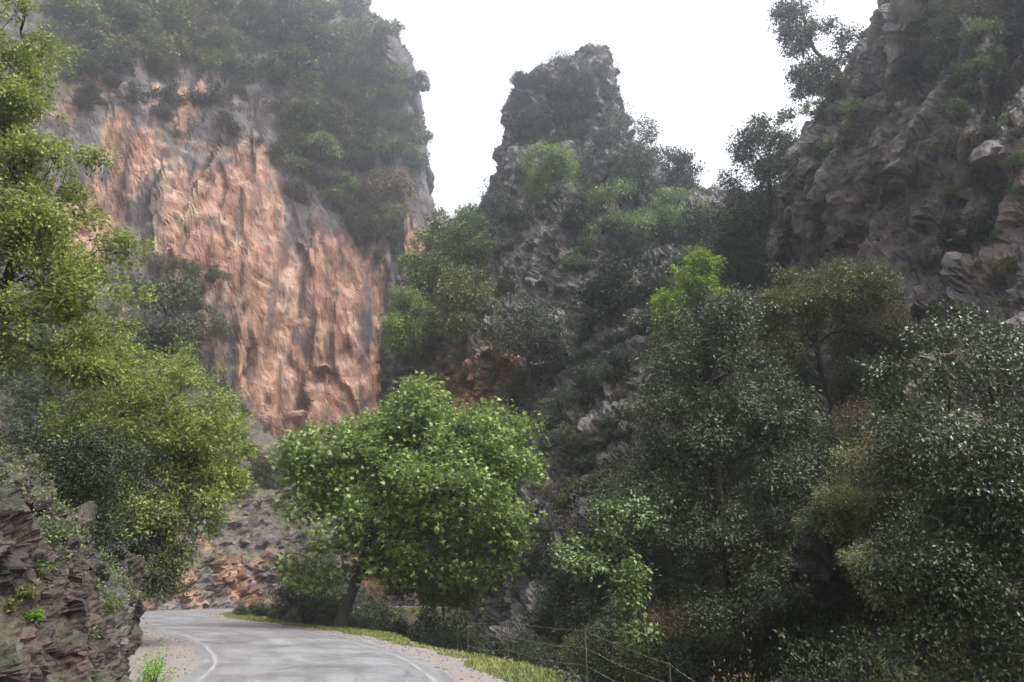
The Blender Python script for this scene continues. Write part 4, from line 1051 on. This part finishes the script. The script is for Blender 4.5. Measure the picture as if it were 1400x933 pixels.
ok = np.abs(off) > 2.5; k, off = k[ok], off[ok]
xy = RD[k] + RN[k] * off[:, None]
stones('loose_gravel', np.column_stack([xy, np.full(len(xy), .012)]), .018, 'gravel', 3, kind='stuff', label='loose pale gravel scattered along the road shoulders', category='gravel')

# weeds at the foot of the bank
def weed(loc, r, label, group=None, mat='weed', seed=0, n=90, leaf=.055):
    rng = np.random.default_rng(seed); o = thing('weed_clump', label, 'weeds', loc, group)
    S = rng.normal(size=(n, 3)) * np.array([.4, .4, .3]) * r; S[:, 2] = np.abs(S[:, 2]) * 1.6
    kk = np.repeat(np.arange(n), 9); d2 = unit(S[kk] + rng.normal(size=(len(kk), 3)) * .6 * r + np.array([0, 0, .4 * r]))
    link('leaves', leaves_mesh('leaves', S[kk] + d2 * rng.uniform(0, .3 * r, len(kk))[:, None], d2, leaf, 'narrow', rng, .7), M[mat], o)
    paths = [(np.array([(S[j, 0] * .3, S[j, 1] * .3, -.03), S[j] * np.array([.7, .7, .6]), S[j]]), np.array([.006, .005, .003])) for j in range(0, n, 2)]
    link('stem', tubes_mesh('stem', paths, 4), M[mat], o)
weed((-6.5, 15.6, 0), .40, 'bright green weeds at the foot of the rock bank beside the gravel', None, seed=1)
weed((-7.2, 17.3, 0), .34, 'smaller bright green weed clump against the rock bank further along', None, seed=2, n=40)
weed((0.95, 15.4, -0.25), .40, 'pale grey-leaved weeds at the edge of the grassy verge by the fence', None, 'leaf_grey', 3, 70, .10)
for i, (px, py, r, m) in enumerate(((50, 785, .20, 'leaf_green'), (36, 815, .15, 'leaf_olive'), (45, 848, .09, 'weed'), (80, 735, .16, 'leaf_green'), (150, 835, .2, 'leaf_olive'), (10, 835, .09, 'leaf_olive'))):
    h = hit_rock(px, py)
    weed(tuple(h[0]), r, ['drooping green grass tuft on the rock bank', 'olive grass tuft below the drooping green tuft on the bank', 'small bright weed in a crack of the rock bank',
                          'green tuft under the overhanging ledge of the bank', 'olive weeds where the evergreen meets the rock bank', 'tiny olive weed on the grey bank rock'][i], None, m, 20 + i, 50, .06)

# ------------------------------------------------------------------ wire fence on the ravine edge
fe = thing('wire_fence', 'thin sagging wire fence on slim posts along the ravine edge', 'fence', (0.4, 16.5, -0.6))
FB = np.array([0.4, 16.5, -0.6])
posts = [P(640, 850, 25), P(694, 848, 20.5), P(800, 860, 17.0), P(915, 905, 14.8), P(1010, 965, 13.6)]
for p in posts:
    b = np.array([p[0], p[1], min(on_ground(p[0], p[1]), p[2] - 1.1) - .2])
    link('post', tubes_mesh('post', [(np.array([b, b * .5 + p * .5 + .01, p]) - FB, np.array([.014, .013, .012]))], 6), M['bark_grey'], fe)
M['wire'] = noise_mat('galvanised_wire', (0.2, 0.19, 0.19), (0.34, 0.33, 0.33), 20, 0.5, 0.1, 0.005)
for lv in (0.04, 0.36, 0.68, 1.0):
    pts = []
    for a, b in zip(posts[:-1], posts[1:]):
        for t_ in np.linspace(0, 1, 7)[:-1]:
            p = a * (1 - t_) + b * t_; p = p - np.array([0, 0, lv + .05 * 4 * t_ * (1 - t_) * (0.5 + lv)]); pts.append(p)
    pts = np.array(pts)
    link('wire', tubes_mesh('wire', [(pts - FB, np.full(len(pts), .0019))], 4), M['wire'], fe)

# ------------------------------------------------------------------ boulders along the far bend
def boulder(loc, r, label, seed, tone, group=None):
    rng = np.random.default_rng(seed)
    th, ph_ = np.meshgrid(np.linspace(0, 2 * np.pi, 33), np.linspace(0.02, np.pi - .02, 18), indexing='ij')
    v = np.stack([np.sin(ph_) * np.cos(th), np.sin(ph_) * np.sin(th), np.cos(ph_)], -1).reshape(-1, 3)
    v = v * (1 + .35 * blocks(v * 1.3 + seed * 3.1, seed) + .1 * fbm(v * 3 + seed, 3, .5, seed))[:, None]
    v *= np.array([1.25, 1, .75]) * r
    vv = v.reshape(33, 18, 3); vv[-1] = vv[0]
    me = build_mesh('boulder', vv.reshape(-1, 3), grid_faces(33, 18)[:, ::-1])
    t_ = fbm(v * 1.5 + seed, 3, .6, seed)
    set_attr(me, 'tone', np.clip(lerp3(np.array(tone) * .55, np.array(tone) * 1.25, sstep(-.6, .6, t_)), .01, .8))
    o = link('boulder', me, M['scree'], label=label, category='boulder', group=group)
    o.location = loc; o.rotation_euler = (0, 0, rng.uniform(0, 6.28))
rng = np.random.default_rng(500)
for i in range(16):
    k = int(rng.integers(285, 345)); off = -rng.uniform(3.6, 5.0)
    p = RD[k] + RN[k] * off; r = rng.uniform(.22, .6)
    boulder((p[0], p[1], r * .3), r, 'pale reddish boulder fallen at the foot of the ledges beyond the bend', 600 + i, (.30, .2, .15), 'boulders along the foot of the ledges')
boulder(tuple(P(574, 112, 124)), 1.9, 'grey rock knob jutting into the sky from the edge of the tall cliff', 77, (.13, .125, .13))

# ------------------------------------------------------------------ rainy air
hx = bpy.data.meshes.new('haze')
x0, x1, y0, y1, z0, z1 = -420, 420, -320, 520, -8, 150
vs = [(x, y, z) for x in (x0, x1) for y in (y0, y1) for z in (z0, z1)]
hx.from_pydata(vs, [], [(0, 1, 3, 2), (4, 6, 7, 5), (0, 4, 5, 1), (2, 3, 7, 6), (0, 2, 6, 4), (1, 5, 7, 3)])
hm, nt, out = new_mat('rain_haze')
pv = N(nt, 'ShaderNodeVolumePrincipled')
pv.inputs['Color'].default_value = (0.88, 0.92, 1.0, 1)
pv.inputs['Density'].default_value = HAZE_DENSITY
pv.inputs['Anisotropy'].default_value = 0.85
nt.links.new(pv.outputs[0], out.inputs['Volume'])
link('haze', hx, hm, kind='stuff', label='thin pale rain haze filling the gorge', category='haze')
